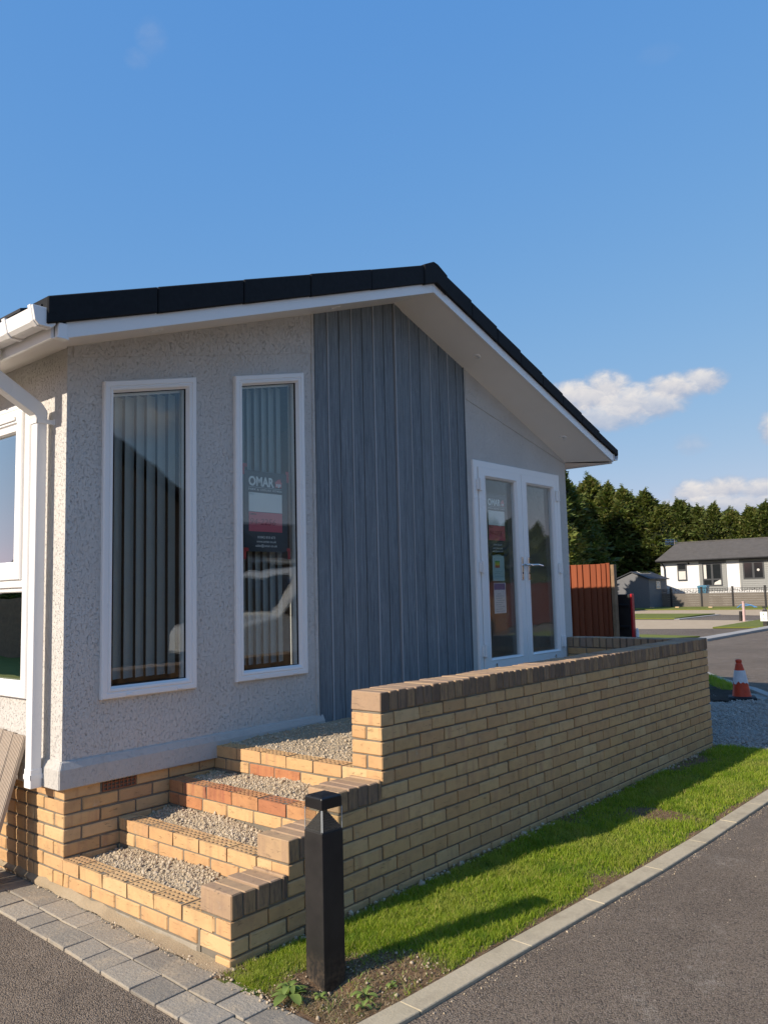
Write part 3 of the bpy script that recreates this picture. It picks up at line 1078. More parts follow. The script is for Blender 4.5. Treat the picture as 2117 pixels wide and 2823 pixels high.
def bare(X, Y):
    """1 where soil shows, 0 where turf is thick"""
    ky = np.array([kerb_y(x) for x in np.ravel(X)]).reshape(np.shape(X))
    d1 = 1 - np.clip((np.hypot((X - .10) / .52, (Y + 2.02) / .36) - .75) * 2.2, 0, 1)
    d2 = 1 - np.clip((Y - ky - .005) / .06 - vnoise(X, Y, 4, 9) * 1.3 + .75, 0, 1)
    d3 = 1 - np.clip((-D - Y - .015) / .05, 0, 1) * np.ones_like(X)
    n = vnoise(X, Y, 14, 8) * .5 + vnoise(X, Y, 30, 7) * .5
    patch = np.clip((vnoise(X, Y, 2.1, 21) - .74) * 5, 0, .8)
    return np.clip(np.maximum(np.maximum(d1, d2 * .85), np.maximum(d3 * .95, patch)) + (n - .5) * .5, 0, 1)


lx, ly = 150, 40
X, Y = np.meshgrid(np.linspace(-.10, LX1, lx), np.linspace(0, 1, ly), indexing='ij')
KY = np.array([kerb_y(x) for x in X[:, 0]])[:, None]
Y = KY + (-D + .02 - KY) * Y
v = np.stack([X.ravel(), Y.ravel(), lawn_h(X, Y).ravel() - .004], 1)
idx = np.arange(lx * ly).reshape(lx, ly)
f = np.stack([idx[:-1, :-1].ravel(), idx[1:, :-1].ravel(), idx[1:, 1:].ravel(), idx[:-1, 1:].ravel()], 1)
lb = np_mesh('lawn_soil', v, f, MATS['lawn_ground'], smooth=True)
att = lb.data.attributes.new('bare', 'FLOAT', 'POINT')
att.data.foreach_set('value', bare(X, Y).ravel().astype(np.float32))
lb['kind'] = 'structure'


def blades(name, px, py, h, wd, lean, mat, seed, base_z=None, seg=3):
    rs = np.random.RandomState(seed)
    n = len(px)
    a = rs.uniform(0, 2 * np.pi, n)
    la = rs.uniform(0, 2 * np.pi, n)
    z = lawn_h(px, py) - .006 if base_z is None else np.full(n, base_z)
    ex, ey = np.cos(a), np.sin(a)
    vs_, fs = [], []
    k = 0
    P = []
    for s in range(seg):
        t = s / seg
        w_ = wd * (1 - t ** 1.6) * .5
        ox, oy = np.cos(la) * lean * h * t ** 1.8, np.sin(la) * lean * h * t ** 1.8
        zz = z + h * (t - .18 * lean * t * t)
        P.append(np.stack([px + ox - ex * w_, py + oy - ey * w_, zz], 1))
        P.append(np.stack([px + ox + ex * w_, py + oy + ey * w_, zz], 1))
    P.append(np.stack([px + np.cos(la) * lean * h, py + np.sin(la) * lean * h, z + h * (1 - .18 * lean)], 1))
    V = np.stack(P, 1)
    nv = 2 * seg + 1
    tri = []
    for s in range(seg - 1):
        b = 2 * s
        tri += [(b, b + 1, b + 3), (b, b + 3, b + 2)]
    b = 2 * (seg - 1)
    tri.append((b, b + 1, b + 2))
    F = np.array(tri)[None] + (np.arange(n) * nv)[:, None, None]
    return np_mesh(name, V.reshape(-1, 3), F.reshape(-1, 3), MATS[mat])


rs = np.random.RandomState(11)
n = 175000
px = -.06 + (LX1 + .05) * rs.rand(n) ** 1.35
ky = np.interp(px, [k[0] for k in KERB], [k[1] for k in KERB])
py = ky + .004 + (-D - .004 - ky) * rs.rand(n)
br = bare(px, py)
near = np.clip(1 - px / 3.0, 0, 1)
keep = rs.rand(n) < (1 - br) ** 1.3 * (.55 + .45 * near)
# keep clear of the light post
keep &= ~((px > .10) & (px < .29) & (py > -1.87) & (py < -1.69))
px, py, br = px[keep], py[keep], br[keep]
hh = .8 * (.018 + .026 * rs.rand(len(px)) ** 2.2 + .022 * np.clip(vnoise(px, py, 3.1, 40) - .35, 0, 1) + .014 * (vnoise(px, py, 12, 41) > .62)) * (1 - .45 * br)
far = np.clip(px / 3.5, 0, 1)
g = blades('grass', px, py, hh, (.0024 + .0014 * rs.rand(len(px))) * (1 + .7 * far), rs.uniform(.15, .95, len(px)), 'grass_blade', 12)
g['kind'] = 'stuff'
n = 26000
px = -.06 + LX1 * rs.rand(n) ** 1.7
ky = np.interp(px, [k[0] for k in KERB], [k[1] for k in KERB])
py = ky + .004 + (-D - .004 - ky) * rs.rand(n)
br = bare(px, py)
keep = (rs.rand(n) < np.clip(br, .06, .8)) & ~((px > .10) & (px < .29) & (py > -1.87) & (py < -1.69))
px, py = px[keep], py[keep]
g = blades('dead_grass', px, py, .010 + .018 * rs.rand(len(px)), .0022 + .0012 * rs.rand(len(px)), rs.uniform(.6, 1.9, len(px)), 'straw', 13)
g['kind'] = 'stuff'
# sparse bright seedlings in the bare soil
n = 900
px, py = rs.uniform(-.05, .75, n), rs.uniform(-2.16, -1.5, n)
ky = np.interp(px, [k[0] for k in KERB], [k[1] for k in KERB])
k_ = (bare(px, py) > .5) & (py > ky + .02) & ~((px > .10) & (px < .29) & (py > -1.87) & (py < -1.69)) & (rs.rand(n) < .8)
px, py = px[k_], py[k_]
g = blades('seedlings', px, py, .010 + .022 * rs.rand(len(px)), .004 + .003 * rs.rand(len(px)), rs.uniform(.4, 1.5, len(px)), 'weed_leaf', 14)
g['kind'] = 'stuff'
# pebbles in the soil
n = 650
px, py = rs.uniform(-.08, .85, n), rs.uniform(-2.18, -1.43, n)
ky = np.interp(px, [k[0] for k in KERB], [k[1] for k in KERB])
k_ = (bare(px, py) > .45) & (py > ky + .01) & (px > -.075)
px, py = px[k_], py[k_]
sz = np.clip(rs.lognormal(-5.75, .5, len(px)), .0015, .011)
stones('pebbles', np.stack([px, py, lawn_h(px, py) + sz * .25], 1), sz, 'gravel_stone', 15)
# rubble along the foot of the long wall
n = 420
px = .3 + 5.6 * rs.rand(n)
py = -D - .004 - np.abs(rs.normal(0, .028, n))
sz = np.clip(rs.lognormal(-5.0, .5, n), .003, .02)
stones('wall_rubble', np.stack([px, py, .004 + sz * .25], 1), sz, 'gravel_stone', 16)

n = 650
px = rs.uniform(-.3, 5.5, n)
py = np.interp(px, [k[0] for k in KERB], [k[1] for k in KERB]) - .118 - np.abs(rs.normal(0, .03, n)) - (rs.rand(n) < .12) * rs.rand(n) * .6
sz = np.clip(rs.lognormal(-6.2, .45, n), .001, .006)
stones('kerb_grit', np.stack([px, py, ASPH + sz * .3], 1), sz, 'gravel_stone', 17)

# gravel drive beyond the wall
bd = bed_mesh('gravel_drive', 5.95, 10.2, -4.5, .75, lambda X, Y: -.004 + .012 * (vnoise(X, Y, 3, 61) - .5) + .008 * (vnoise(X, Y, 14, 62) - .5) + .02 * np.exp(-((X - 6.0) / .3) ** 2) * 0, 'grey_gravel_bed', 60, 80)
bd['kind'] = 'structure'
n = 14000
px, py = 6.0 + 3.6 * rs.rand(n) ** 1.1, rs.uniform(-2.6, .55, n)
sz = np.clip(rs.lognormal(-4.55, .4, n), .005, .026)
stones('drive_gravel', np.stack([px, py, sz * .1], 1), sz, 'grey_gravel', 63)
ds = bed_mesh('planting_soil', 9.0, 10.9, -.62, .6, lambda X, Y: .012 + .03 * vnoise(X, Y, 6, 64) - .2 * np.clip(-.55 + .30 * (X - 9.2) - Y, 0, 1) - .03 * (np.abs(Y - .1) > .66), 'dark_soil', 30, 30)
ds['kind'] = 'structure'
n = 5000
px, py = rs.uniform(9.9, 11.9, n), rs.uniform(-.3, .9, n)
k_ = (py < .25 + (px - 10.2) * .62 - .33) & (py > -.28 + (px - 10.3) * .62 - .12) & (px + .0 > 10.05)
px, py = px[k_], py[k_]
g = blades('verge_grass', px, py, .06 + .05 * rs.rand(len(px)), np.full(len(px), .012), rs.uniform(.2, .9, len(px)), 'grass_blade', 66, base_z=.0)
g['kind'] = 'stuff'
far_lawn('verge', [(10.1, .12), (10.35, -.28), (10.95, .03), (12.2, .78), (13.6, 1.75), (12, 1.5)], 'turf_soil', .03)

# ------------------------------------------------------------------ park home
WALL_L, WALL_R = -.015, 5.865
APX = 2.913


def z_wall(x):            # soffit line on the gable wall
    return 4.034 - (.348 * (APX - x) if x < APX else .3605 * (x - APX))


def z_barge(x):           # lower edge of the barge board
    return 4.045 - (.3485 * (2.97 - x) if x < 2.97 else .3265 * (x - 2.97))


HOUSE_LEN = 12.0
H = empty('park_home', 'pale roughcast park home with grey vertical cladding, white windows and a dark pitched roof', 'park home')
F = lambda p, d: (p[0], d, p[1])          # gable plane: (x, z) at depth y
G = lambda p, d: (d, p[0], p[1])          # side plane: (y, z) at depth x
W1 = [(.205, 1.005), (.861, 1.005), (.861, 3.000), (.205, 2.852)]
W2 = [(1.180, 1.009), (1.828, 1.009), (1.828, 3.217), (1.180, 3.070)]
DOOR = [(4.016, .64), (5.672, .64), (5.672, 2.806), (4.016, 2.806)]


def inset(poly, d):
    """inset a convex ccw polygon by d"""
    n = len(poly)
    out = []
    for i in range(n):
        p0, p1, p2 = Vector(poly[i - 1]), Vector(poly[i]), Vector(poly[(i + 1) % n])
        e1, e2 = (p1 - p0).normalized(), (p2 - p1).normalized()
        n1, n2 = Vector((-e1.y, e1.x)), Vector((-e2.y, e2.x))
        k = d / (1 + n1.dot(n2))
        out.append(tuple(p1 + (n1 + n2) * k))
    return out


def line(p, q, x):
    return p[1] + (q[1] - p[1]) * (x - p[0]) / (q[0] - p[0])


def front_wall():
    mb = MB()
    TH = .12
    x0, x1 = WALL_L, 1.955
    zb = .69
    hole1, hole2 = inset(W1, .02), inset(W2, .02)
    cols = [x0, hole1[0][0], hole1[1][0], hole2[0][0], hole2[1][0], x1]
    for i, (a, b) in enumerate(zip(cols[:-1], cols[1:])):
        if i in (1, 3):
            h = hole1 if i == 1 else hole2
            mb.prism([(a, zb), (b, zb), (b, h[1][1]), (a, h[0][1])], F, 0, TH)
            mb.prism([(a, h[3][1]), (b, h[2][1]), (b, z_wall(b) + .03), (a, z_wall(a) + .03)], F, 0, TH)
        else:
            mb.prism([(a, zb), (b, zb), (b, z_wall(b) + .03), (a, z_wall(a) + .03)], F, 0, TH)
    # right of the cladding, round the doors
    d0, d1 = DOOR[0][0] + .02, DOOR[1][0] - .02
    mb.prism([(3.93, .60), (d0, .60), (d0, z_wall(d0) + .03), (3.93, z_wall(3.93) + .03)], F, 0, TH)
    mb.prism([(d0, DOOR[2][1] - .02), (d1, DOOR[2][1] - .02), (d1, z_wall(d1) + .03), (d0, z_wall(d0) + .03)], F, 0, TH)
    mb.prism([(d1, .60), (WALL_R, .60), (WALL_R, z_wall(WALL_R) + .03), (d1, z_wall(d1) + .03)], F, 0, TH)
    # backing behind the cladding
    mb.prism([(1.955, .55), (3.93, .55), (3.93, z_wall(3.93) + .03), (APX, z_wall(APX) + .03), (1.955, z_wall(1.955) + .03)], F, .02, TH)
    mb.build('front_wall', MATS['roughcast_render'], H)
    # upper render panels lapping over the lower ones
    up = MB()
    sl_ = lambda x: 3.113 + (x - .697) * .2248
    up.prism([(.02, sl_(.02)), (1.93, sl_(1.93)), (1.93, z_wall(1.93) + .02), (.02, z_wall(.02) + .02)], F, -.0045, .002)
    up.build('upper_render_panel', MATS['roughcast_render'], H)
    up = MB()
    sr = lambda x: 3.384 - (x - 3.929) * .2221
    up.prism([(3.955, sr(3.955)), (WALL_R, sr(WALL_R)), (WALL_R, z_wall(WALL_R) + .02), (3.955, z_wall(3.955) + .02)], F, -.007, .002)
    up.build('upper_render_panel', MATS['roughcast_render'], H)
    # trim between render and cladding
    tr = MB()
    tr.box(1.925, 1.955, -.010, .03, .66, z_wall(1.94) + .02)
    tr.build('render_edge_bead', MATS['roughcast_render'], H, bevel=.004)
    tr = MB()
    tr.box(3.926, 3.945, -.012, .03, .60, z_wall(3.94) + .02)
    tr.build('render_edge_bead', MATS['roughcast_render'], H, bevel=.004)
    # flared skirt
    sk = MB()
    pf = [(0.003, .702), (-.010, .697), (-.030, .658), (-.032, .553), (.06, .553), (.06, .702)]      # (offset, z)
    lo = [[(WALL_L + p[0] + (.0 if True else 0), p[0], p[1]) for p in pf], [(1.99, p[0], p[1]) for p in pf]]
    sk.loft(lo, True, True, True)
    lo = [[(WALL_L + p[0], p[0] if p[0] < .05 else .061, p[1]) for p in pf], [(WALL_L + p[0], HOUSE_LEN, p[1]) for p in pf]]
    sk.loft(lo, True, True, True)
    sk.build('skirt', MATS['smooth_render'], H, bevel=.005)


front_wall()


def side_walls():
    mb = MB()
    # left wall with window opening y .39..1.62
    zt = 3.03
    ya, yb, z0, z1 = .40, 1.60, 1.03, 2.75
    for (a, b, c, d) in ((.12, ya, .69, zt), (yb, HOUSE_LEN, .69, zt), (ya, yb, .69, z0), (ya, yb, z1, zt)):
        mb.box(WALL_L, WALL_L + .12, a, b, c, d)
    mb.box(WALL_R - .12, WALL_R, .12, HOUSE_LEN, .55, 2.99)
    mb.prism([(WALL_L, .55), (WALL_R, .55), (WALL_R, z_wall(WALL_R)), (APX, z_wall(APX)), (WALL_L, z_wall(WALL_L))], F, HOUSE_LEN - .1, HOUSE_LEN)
    mb.build('side_wall', MATS['roughcast_render'], H)
    it = MB()
    it.box(.105, WALL_R - .12, .12, HOUSE_LEN - .1, .62, .66, 1)
    it.box(.105, WALL_R - .12, 4.2, 4.3, .66, 3.0, 0)
    it.box(2.5, 2.6, .125, 4.2, .66, 3.0, 0)
    it.box(.105, WALL_R - .12, .121, HOUSE_LEN - .1, 3.30, 3.34, 0)
    it.build('interior', [MATS['interior_wall'], MATS['interior_floor']], H)
    ss = MB()
    ss.box(WALL_R + .001, WALL_R + .04, .0, HOUSE_LEN, .5, .70)
    ss.build('side_skirt', MATS['roughcast_render'], H)


side_walls()


def cladding():
    xs = [1.960, 2.098, 2.233, 2.371, 2.506, 2.638, 2.775, 2.906, 3.008, 3.118, 3.262, 3.405, 3.545, 3.672, 3.806, 3.922]
    for i, (a, b) in enumerate(zip(xs[:-1], xs[1:])):
        g = .0035
        a2, b2 = a + g * .5, b - g * .5
        if i == 6:
            b2 -= .006
        if i == 7:
            a2 += .006
        top = lambda x: z_wall(x) + .012
        y0 = -.004 - (.008 if i == 7 else 0) - RND.uniform(0, .0015)
        # profile: board with a raised lip along its left edge and a bevel on the right
        lip = RND.uniform(.006, .012)
        pr = [(a2, .026), (a2, y0 - .0022), (a2 + lip, y0 - .0022), (a2 + lip + .003, y0), (b2 - .006, y0), (b2, y0 + .005), (b2, .026)]
        mb = MB()
        mb.loft([[(x, y, .60) for x, y in pr], [(x, y, top(x)) for x, y in pr]], True, True, True)
        ob = mb.build('cladding_board', [MATS['cladding_bluegrey'], MATS['cladding_worn_edge']], H, bevel=.0015)
        if i % 2 == 1:
            for pl in ob.data.polygons:
                if pl.center.x < a2 + lip + .006 and abs(pl.normal.z) < .5:
                    pl.material_index = 1
    e = MB()
    e.box(1.9555, 1.9595, -.014, .024, .60, z_wall(1.958) + .012)
    e.build('cladding_trim', MATS['cladding_bluegrey'], H)
    e = MB()
    e.box(3.9225, 3.9258, -.014, .024, .60, z_wall(3.924) + .012)
    e.build('cladding_trim', MATS['cladding_bluegrey'], H)


cladding()


def ring(poly, prof, plane, flip=1):
    """frame ring: prof is [(inset, depth)] from outside in"""
    mb = MB()
    loops = []
    for ins, dp in prof:
        loops.append([plane(p, dp) for p in inset(poly, ins)])
    mb.loft(loops, True)
    return mb


PROF = [(0, .03), (0, -.020), (.006, -.028), (.030, -.028), (.034, -.022), (.038, -.022), (.044, -.028), (.056, -.026), (.066, -.008), (.069, -.006), (.069, .05)]


def window_front(poly, ins=.069):
    fr = ring(poly, PROF, F).build('window_frame', MATS['upvc'], H)
    gp = inset(poly, ins - .006)
    sp_ = inset(poly, ins - .001)
    sl2 = MB()
    sl2.loft([[F(p, .0005) for p in inset(poly, ins - .001)], [F(p, .0005) for p in inset(poly, ins + .004)], [F(p, .014) for p in inset(poly, ins + .004)]], True)
    sl2.build('seal', MATS['rubber_seal'], fr)
    mb = MB()
    mb.face([F(p, .004) for p in gp])
    mb.build('pane', MATS['window_glass'], fr, recalc=False)
    mb = MB()
    mb.face([F(p, .026 + .0022 * (p[1] - 2) - .0015 * (p[0] - poly[0][0])) for p in gp])
    mb.build('inner_pane', MATS['window_glass'], fr, recalc=False)
    # inner lining of the reveal
    rv = MB()
    rv.loft([[F(p, .05) for p in inset(poly, .066)], [F(p, .125) for p in inset(poly, .03)]], True)
    rv.build('reveal', MATS['upvc'], fr)
    x0, x1 = poly[0][0], poly[1][0]
    for t in (.26, .80):
        dr = MB()
        xx = x0 + (x1 - x0) * t
        dr.box(xx - .018, xx + .018, -.034, -.0275, poly[0][1] + .010, poly[0][1] + .020)
        dr.build('drain_cap', MATS['upvc'], fr, bevel=.001)
    return fr


window_front(W1)
window_front(W2)


def side_window():
    poly = [(.379, 1.012), (1.62, 1.012), (1.62, 2.772), (.379, 2.772)]
    S = lambda p, d: (WALL_L + d, p[0], p[1])
    fr = ring(poly, [(0, .03), (0, -.020), (.006, -.028), (.03, -.028), (.034, -.022), (.038, -.022), (.044, -.028), (.062, -.026), (.07, -.008), (.07, .05)], S).build('window_frame', MATS['upvc'], H)
    tr = MB()
    tr.box(WALL_L - .027, WALL_L + .04, .43, 1.57, 1.655, 1.700)
    tr.build('transom', MATS['upvc'], fr, bevel=.004)
    sash = ring([(.452, 1.700), (1.55, 1.700), (1.55, 2.712), (.452, 2.712)], [(0, .02), (0, -.034), (.006, -.042), (.06, -.042), (.068, -.030), (.105, -.026), (.112, -.01), (.112, .05)], S).build('top_sash', MATS['upvc'], fr)
    low = ring([(.449, 1.082), (1.55, 1.082), (1.55, 1.655), (.449, 1.655)], [(0, .02), (0, -.012), (.022, -.010), (.028, -.002), (.028, .05)], S).build('lower_bead', MATS['upvc'], fr)
    for nm, z0, z1, yy in (('upper_pane', 1.80, 2.62, .556), ('lower_pane', 1.10, 1.64, .47)):
        g = MB()
        g.face([(WALL_L + .004, yy, z0), (WALL_L + .004, 1.56, z0), (WALL_L + .004, 1.56, z1), (WALL_L + .004, yy, z1)])
        g.build('pane', MATS['side_glass'], fr, recalc=False)
    vt = MB()
    vt.box(WALL_L - .052, WALL_L - .0425, .53, 1.45, 2.665, 2.69)
    vt.build('trickle_vent', MATS['upvc'], fr, bevel=.003)


side_window()


def doors():
    fr = ring(DOOR, [(0, .05), (0, -.018), (.006, -.024), (.062, -.024), (.066, -.018), (.07, -.018), (.07, .05)], F).build('door_frame', MATS['upvc'], H)
    fl_ = MB()
    fl_.box(3.99, 4.0145, -.006, .02, .64, 2.806)
    for nm, x0, x1, gx0, gx1, lx in (('l', 4.094, 4.862, 4.214, 4.752, 4.813), ('r', 4.868, 5.596, 4.972, 5.508, 4.938)):
        poly = [(x0, .70), (x1, .70), (x1, 2.742), (x0, 2.742)]
        gp = [(gx0, .932), (gx1, .932), (gx1, 2.647), (gx0, 2.647)]
        mb = MB()
        A = [F(p, .04) for p in poly]
        B = [F(p, -.026) for p in poly]
        C_ = [F(p, -.030) for p in inset(poly, .004)]
        gpo = [(gx0 - .022, .91), (gx1 + .022, .91), (gx1 + .022, 2.669), (gx0 - .022, 2.669)]
        D_ = [F(p, -.030) for p in gpo]
        E_ = [F(p, -.036) for p in inset(gpo, .004)]
        G_ = [F(p, -.016) for p in inset(gpo, .018)]
        H_ = [F(p, .03) for p in gp]
        mb.loft([A, B, C_, D_, E_, G_, [F(p, -.012) for p in gp], H_], True)
        lf = mb.build('door_leaf', MATS['upvc'], H)
        g = MB()
        g.face([F(p, .004) for p in inset(gp, -.006)])
        g.build('pane', MATS['window_glass'], lf, recalc=False)
        g = MB()
        g.face([F(p, .026 + .0018 * (p[1] - 2) + .001 * (p[0] - gx0)) for p in inset(gp, -.006)])
        g.build('inner_pane', MATS['window_glass'], lf, recalc=False)
        hd = MB()
        hd.box(lx - .016, lx + .016, -.040, -.0305, 1.665, 1.895)
        hd.tube([(lx, -.038, 1.815), (lx, -.085, 1.815)], .010, 10)
        sgn = 1
        ln = .12 if nm == 'l' else .195
        hd.tube([(lx - .02, -.085, 1.814), (lx + ln * .5, -.090, 1.818), (lx + ln, -.088, 1.808)], [.011, .0105, .008], 10)
        hd.build('handle', MATS['chrome'], lf, bevel=.002)
        kh = MB()
        kh.tube([(lx, -.0395, 1.735), (lx, -.0435, 1.735)], .009, 10)
        kh.build('keyhole', MATS['rubber_seal'], lf)
        sd = MB()
        xx = 4.27 if nm == 'l' else 5.405
        sd.tube([(xx, -.030, .875), (xx, -.045, .875)], .011, 10)
        sd.tube([(xx + .012, -.030, .855), (xx + .012, -.040, .855)], .007, 10)
        sd.build('fixing_stud', MATS['chrome'], lf)
        for zz in (2.57, 1.79, 1.01):
            hx = 4.088 if nm == 'l' else 5.604
            hg = MB()
            hg.tube([(hx, -.050, zz - .058), (hx, -.050, zz + .058)], .011, 10)
            hg.box(hx + (.008 if nm == 'l' else -.043), hx + (.043 if nm == 'l' else -.008), -.048, -.031, zz - .055, zz + .055)
            hg.box(hx + (-.030 if nm == 'l' else .008), hx + (-.008 if nm == 'l' else .030), -.044, -.0245, zz - .05, zz + .05)
            hg.build('hinge', MATS['upvc'], lf, bevel=.002)
    return fr


doors()


def roof():
    YB = -.400
    # roof slab under the tiles
    rl, rr_ = -.36, 6.33
    TT = .225
    mb = MB()
    for a, b in ((rl, 2.97), (2.97, rr_)):
        pts = [(a, z_barge(a) + .09), (b, z_barge(b) + .09), (b, z_barge(b) + .20), (a, z_barge(a) + .20)]
        mb.prism(pts, F, YB + .03, HOUSE_LEN + .3)
    mb.build('roof_deck', MATS['roof_tile_dark'], H)
    # verge units (dry verge), left slope then right slope, then ridge cap
    cuts = [-.352, .30, .93, 1.52, 2.16, 2.83]
    for a, b in zip(cuts[:-1], cuts[1:]):
        v_ = MB()
        lift = RND.uniform(0, .006)
        th = lambda x: .228 + .008 * (x + .35) / 3.2
        pts = [(a + .002, z_barge(a) + (.076 if a > -.3 else .085)), (b - .002, z_barge(b) + .078), (b - .002, z_barge(b) + th(b)), (a + .002, z_barge(a) + th(a) + lift)]
        v_.prism(pts, F, YB - .022 - lift, YB + .16)
        v_.build('verge_unit', MATS['roof_black'], H, bevel=.006)
    xr = 2.83
    cuts = [3.10 + .40 * k for k in range(8)] + [6.348]
    for a, b in zip(cuts[:-1], cuts[1:]):
        v_ = MB()
        lift = .014
        ta, tb = .235 - .075 * (a - 3.1) / 3.25, .235 - .075 * (b - 3.1) / 3.25
        pts = [(a, z_barge(a) + .078), (b - .003, z_barge(b) + (.078 if b < 6.3 else .105)), (b - .003, z_barge(b) + tb + lift), (a, z_barge(a) + ta)]
        v_.prism(pts, F, YB - .022 - RND.uniform(0, .004), YB + .16)
        v_.build('verge_unit', MATS['roof_black'], H, bevel=.006)
    rc = MB()
    pk = [(2.815, z_barge(2.815) + .07), (2.97, z_barge(2.97) + .075), (3.13, z_barge(3.13) + .07), (3.13, z_barge(3.13) + .235), (3.0, z_barge(3.0) + .252), (2.945, z_barge(2.945) + .258), (2.815, z_barge(2.815) + .243)]
    rc.prism(pk, F, YB - .034, HOUSE_LEN + .3)
    rc.build('ridge_cap', MATS['roof_black'], H, bevel=.006)
    # tile courses on both slopes, seen only from above
    tl = MB()
    for side in (0, 1):
        n = 11
        for k in range(n):
            if side == 0:
                a, b = -.40 + (3.2 / n) * k, -.40 + (3.2 / n) * (k + 1)
                pts = [(a, z_barge(a) + .218), (b, z_barge(b) + .206), (b, z_barge(b) + .202), (a, z_barge(a) + .202)]
            else:
                a, b = 3.13 + (3.22 / n) * k, 3.13 + (3.22 / n) * (k + 1)
                pts = [(a, z_barge(a) + .203), (b, z_barge(b) + .203), (b, z_barge(b) + .219 - (.05 if k == n - 1 else 0)), (a, z_barge(a) + .207)]
            tl.prism(pts, F, YB + .17, HOUSE_LEN + .28)
    tl.build('tile_courses', MATS['roof_tile_dark'], H)
    # barge boards
    for nm, a, b in (('l', -.236, 2.97), ('r', 2.97, 6.256)):
        bb = MB()
        bb.prism([(a, z_barge(a)), (b, z_barge(b)), (b, z_barge(b) + .085), (a, z_barge(a) + .085)], F, YB, YB + .018)
        bb.build('barge_board', MATS['upvc'], H)
    cap = MB()
    cap.box(-.286, -.234, YB - .012, YB + .03, 2.921, 3.000)
    cap.box(-.297, -.226, YB - .016, YB + .03, 2.9135, 2.924)
    cap.build('barge_end_cap', MATS['upvc'], H, bevel=.004)
    jc = MB()
    jc.box(2.955, 2.985, YB - .003, YB + .01, z_barge(2.97) - .004, z_barge(2.97) + .076)
    jc.build('apex_joint', MATS['upvc'], H, bevel=.002)
    # raked soffits (loft between wall line and barge)
    sf = MB()
    for a, b, a2, b2 in ((-.24, 2.97, WALL_L, APX), (2.97, 6.25, APX, WALL_R)):
        sf = MB()
        n = 8
        l0 = [(a + (b - a) * i / n, YB + .018, z_barge(a + (b - a) * i / n) + .010) for i in range(n + 1)]
        l1 = [(a2 + (b2 - a2) * i / n, .004, z_wall(a2 + (b2 - a2) * i / n) + .002) for i in range(n + 1)]
        up0 = [(x, y, z + .02) for x, y, z in l0]
        up1 = [(x, y, z + .02) for x, y, z in l1]
        for i in range(n):
            sf.face([l0[i], l0[i + 1], l1[i + 1], l1[i]])
            sf.face([up0[i], up1[i], up1[i + 1], up0[i + 1]])
        sf.build('gable_soffit', MATS['soffit_white'], H, recalc=False)
    ef = MB()
    # eaves soffits along both sides
    ef.face([(-.287, YB + .017, 2.9245), (-.236, YB + .017, z_barge(-.238) + .0095), (WALL_L + .002, .006, 3.0105), (WALL_L, HOUSE_LEN, 3.008), (-.285, HOUSE_LEN, 2.925)])
    ef.build('eaves_soffit', MATS['soffit_white'], H, recalc=False)
    ef = MB()
    ef.face([(WALL_R, .0, 2.966), (6.25, YB + .02, 2.962), (6.25, HOUSE_LEN, 2.962), (WALL_R, HOUSE_LEN, 2.966)])
    ef.build('eaves_soffit', MATS['soffit_white'], H, recalc=False)
    fa = MB()
    fa.box(-.305, -.285, YB + .03, HOUSE_LEN, 2.918, 3.03)
    fa.build('fascia_board', MATS['upvc'], H, bevel=.003)
    fa = MB()
    fa.box(6.25, 6.27, YB + .02, HOUSE_LEN, 2.955, 3.05)
    fa.build('fascia_board', MATS['upvc'], H, bevel=.003)
    # downlights
    for x in (.439, 1.995, 3.872, 5.474):
        t = .47
        zz = (z_barge(x) + z_wall(x)) / 2 + .005
        sl3 = math.atan(.348 if x < 2.95 else -.343)
        dl = MB()
        prof = [(.022, .004), (.026, -.004), (.038, -.005), (.042, .0), (.042, .01)]
        loops = []
        for r_, dz in prof:
            loops.append([(x + r_ * math.cos(q * math.pi / 8) * math.cos(sl3), -.2 + r_ * math.sin(q * math.pi / 8), zz + dz + r_ * math.cos(q * math.pi / 8) * math.sin(sl3)) for q in range(16)])
        dl.loft(loops, True)
        d_ = dl.build('downlight', MATS['upvc'], H, smooth=True)
        ln = MB()
        ln.face([(x + .022 * math.cos(q * math.pi / 8), -.2 + .022 * math.sin(q * math.pi / 8), zz + .002 + .022 * math.cos(q * math.pi / 8) * math.tan(sl3)) for q in range(16)])
        ln.build('lamp_lens', MATS['lamp_clear'], d_)
    # tiny fixings along the soffit edge
    # gutters
    gp = [(-.308, 3.052), (-.308, 2.982), (-.325, 2.968), (-.385, 2.968), (-.402, 2.985), (-.416, 3.052), (-.410, 3.052), (-.396, 2.99), (-.382, 2.975), (-.328, 2.975), (-.315, 2.986), (-.315, 3.052)]
    gu = MB()
    gu.prism(gp, F, YB + .03, HOUSE_LEN)
    gt = gu.build('gutter', MATS['upvc'], H)
    ec = MB()
    ep = [(-.300, 3.058), (-.300, 2.980), (-.322, 2.960), (-.388, 2.960), (-.410, 2.983), (-.424, 3.058)]
    ec.prism(ep, F, YB - .012, YB + .004)
    ec.prism(inset(list(reversed(ep)), -.004), F, YB + .004, YB + .035)
    ec.build('end_cap', MATS['upvc'], gt, bevel=.002)
    for yy in (-.10, .75, 1.6):
        bk = MB()
        bk.prism(inset(list(reversed([(-.304, 3.062), (-.304, 2.976), (-.323, 2.960), (-.387, 2.960), (-.408, 2.983), (-.424, 3.062)])), 0), F, yy, yy + .035)
        bk.build('gutter_bracket', MATS['upvc'], gt, bevel=.002)
    g2 = MB()
    g2.prism([(x * -1 + 5.975, z + .03) for x, z in gp], F, YB + .0, HOUSE_LEN)
    g2.build('gutter', MATS['upvc'], H)
    # downpipe with offset
    dp = MB()
    w_, d_ = .060, .066
    dp.box(-.112, -.112 + w_, .152, .152 + d_, .60, 2.625)
    off = [(-.115, 2.60), (-.052, 2.615), (-.052, 2.665), (-.335, 2.845), (-.40, 2.845), (-.40, 2.80)]
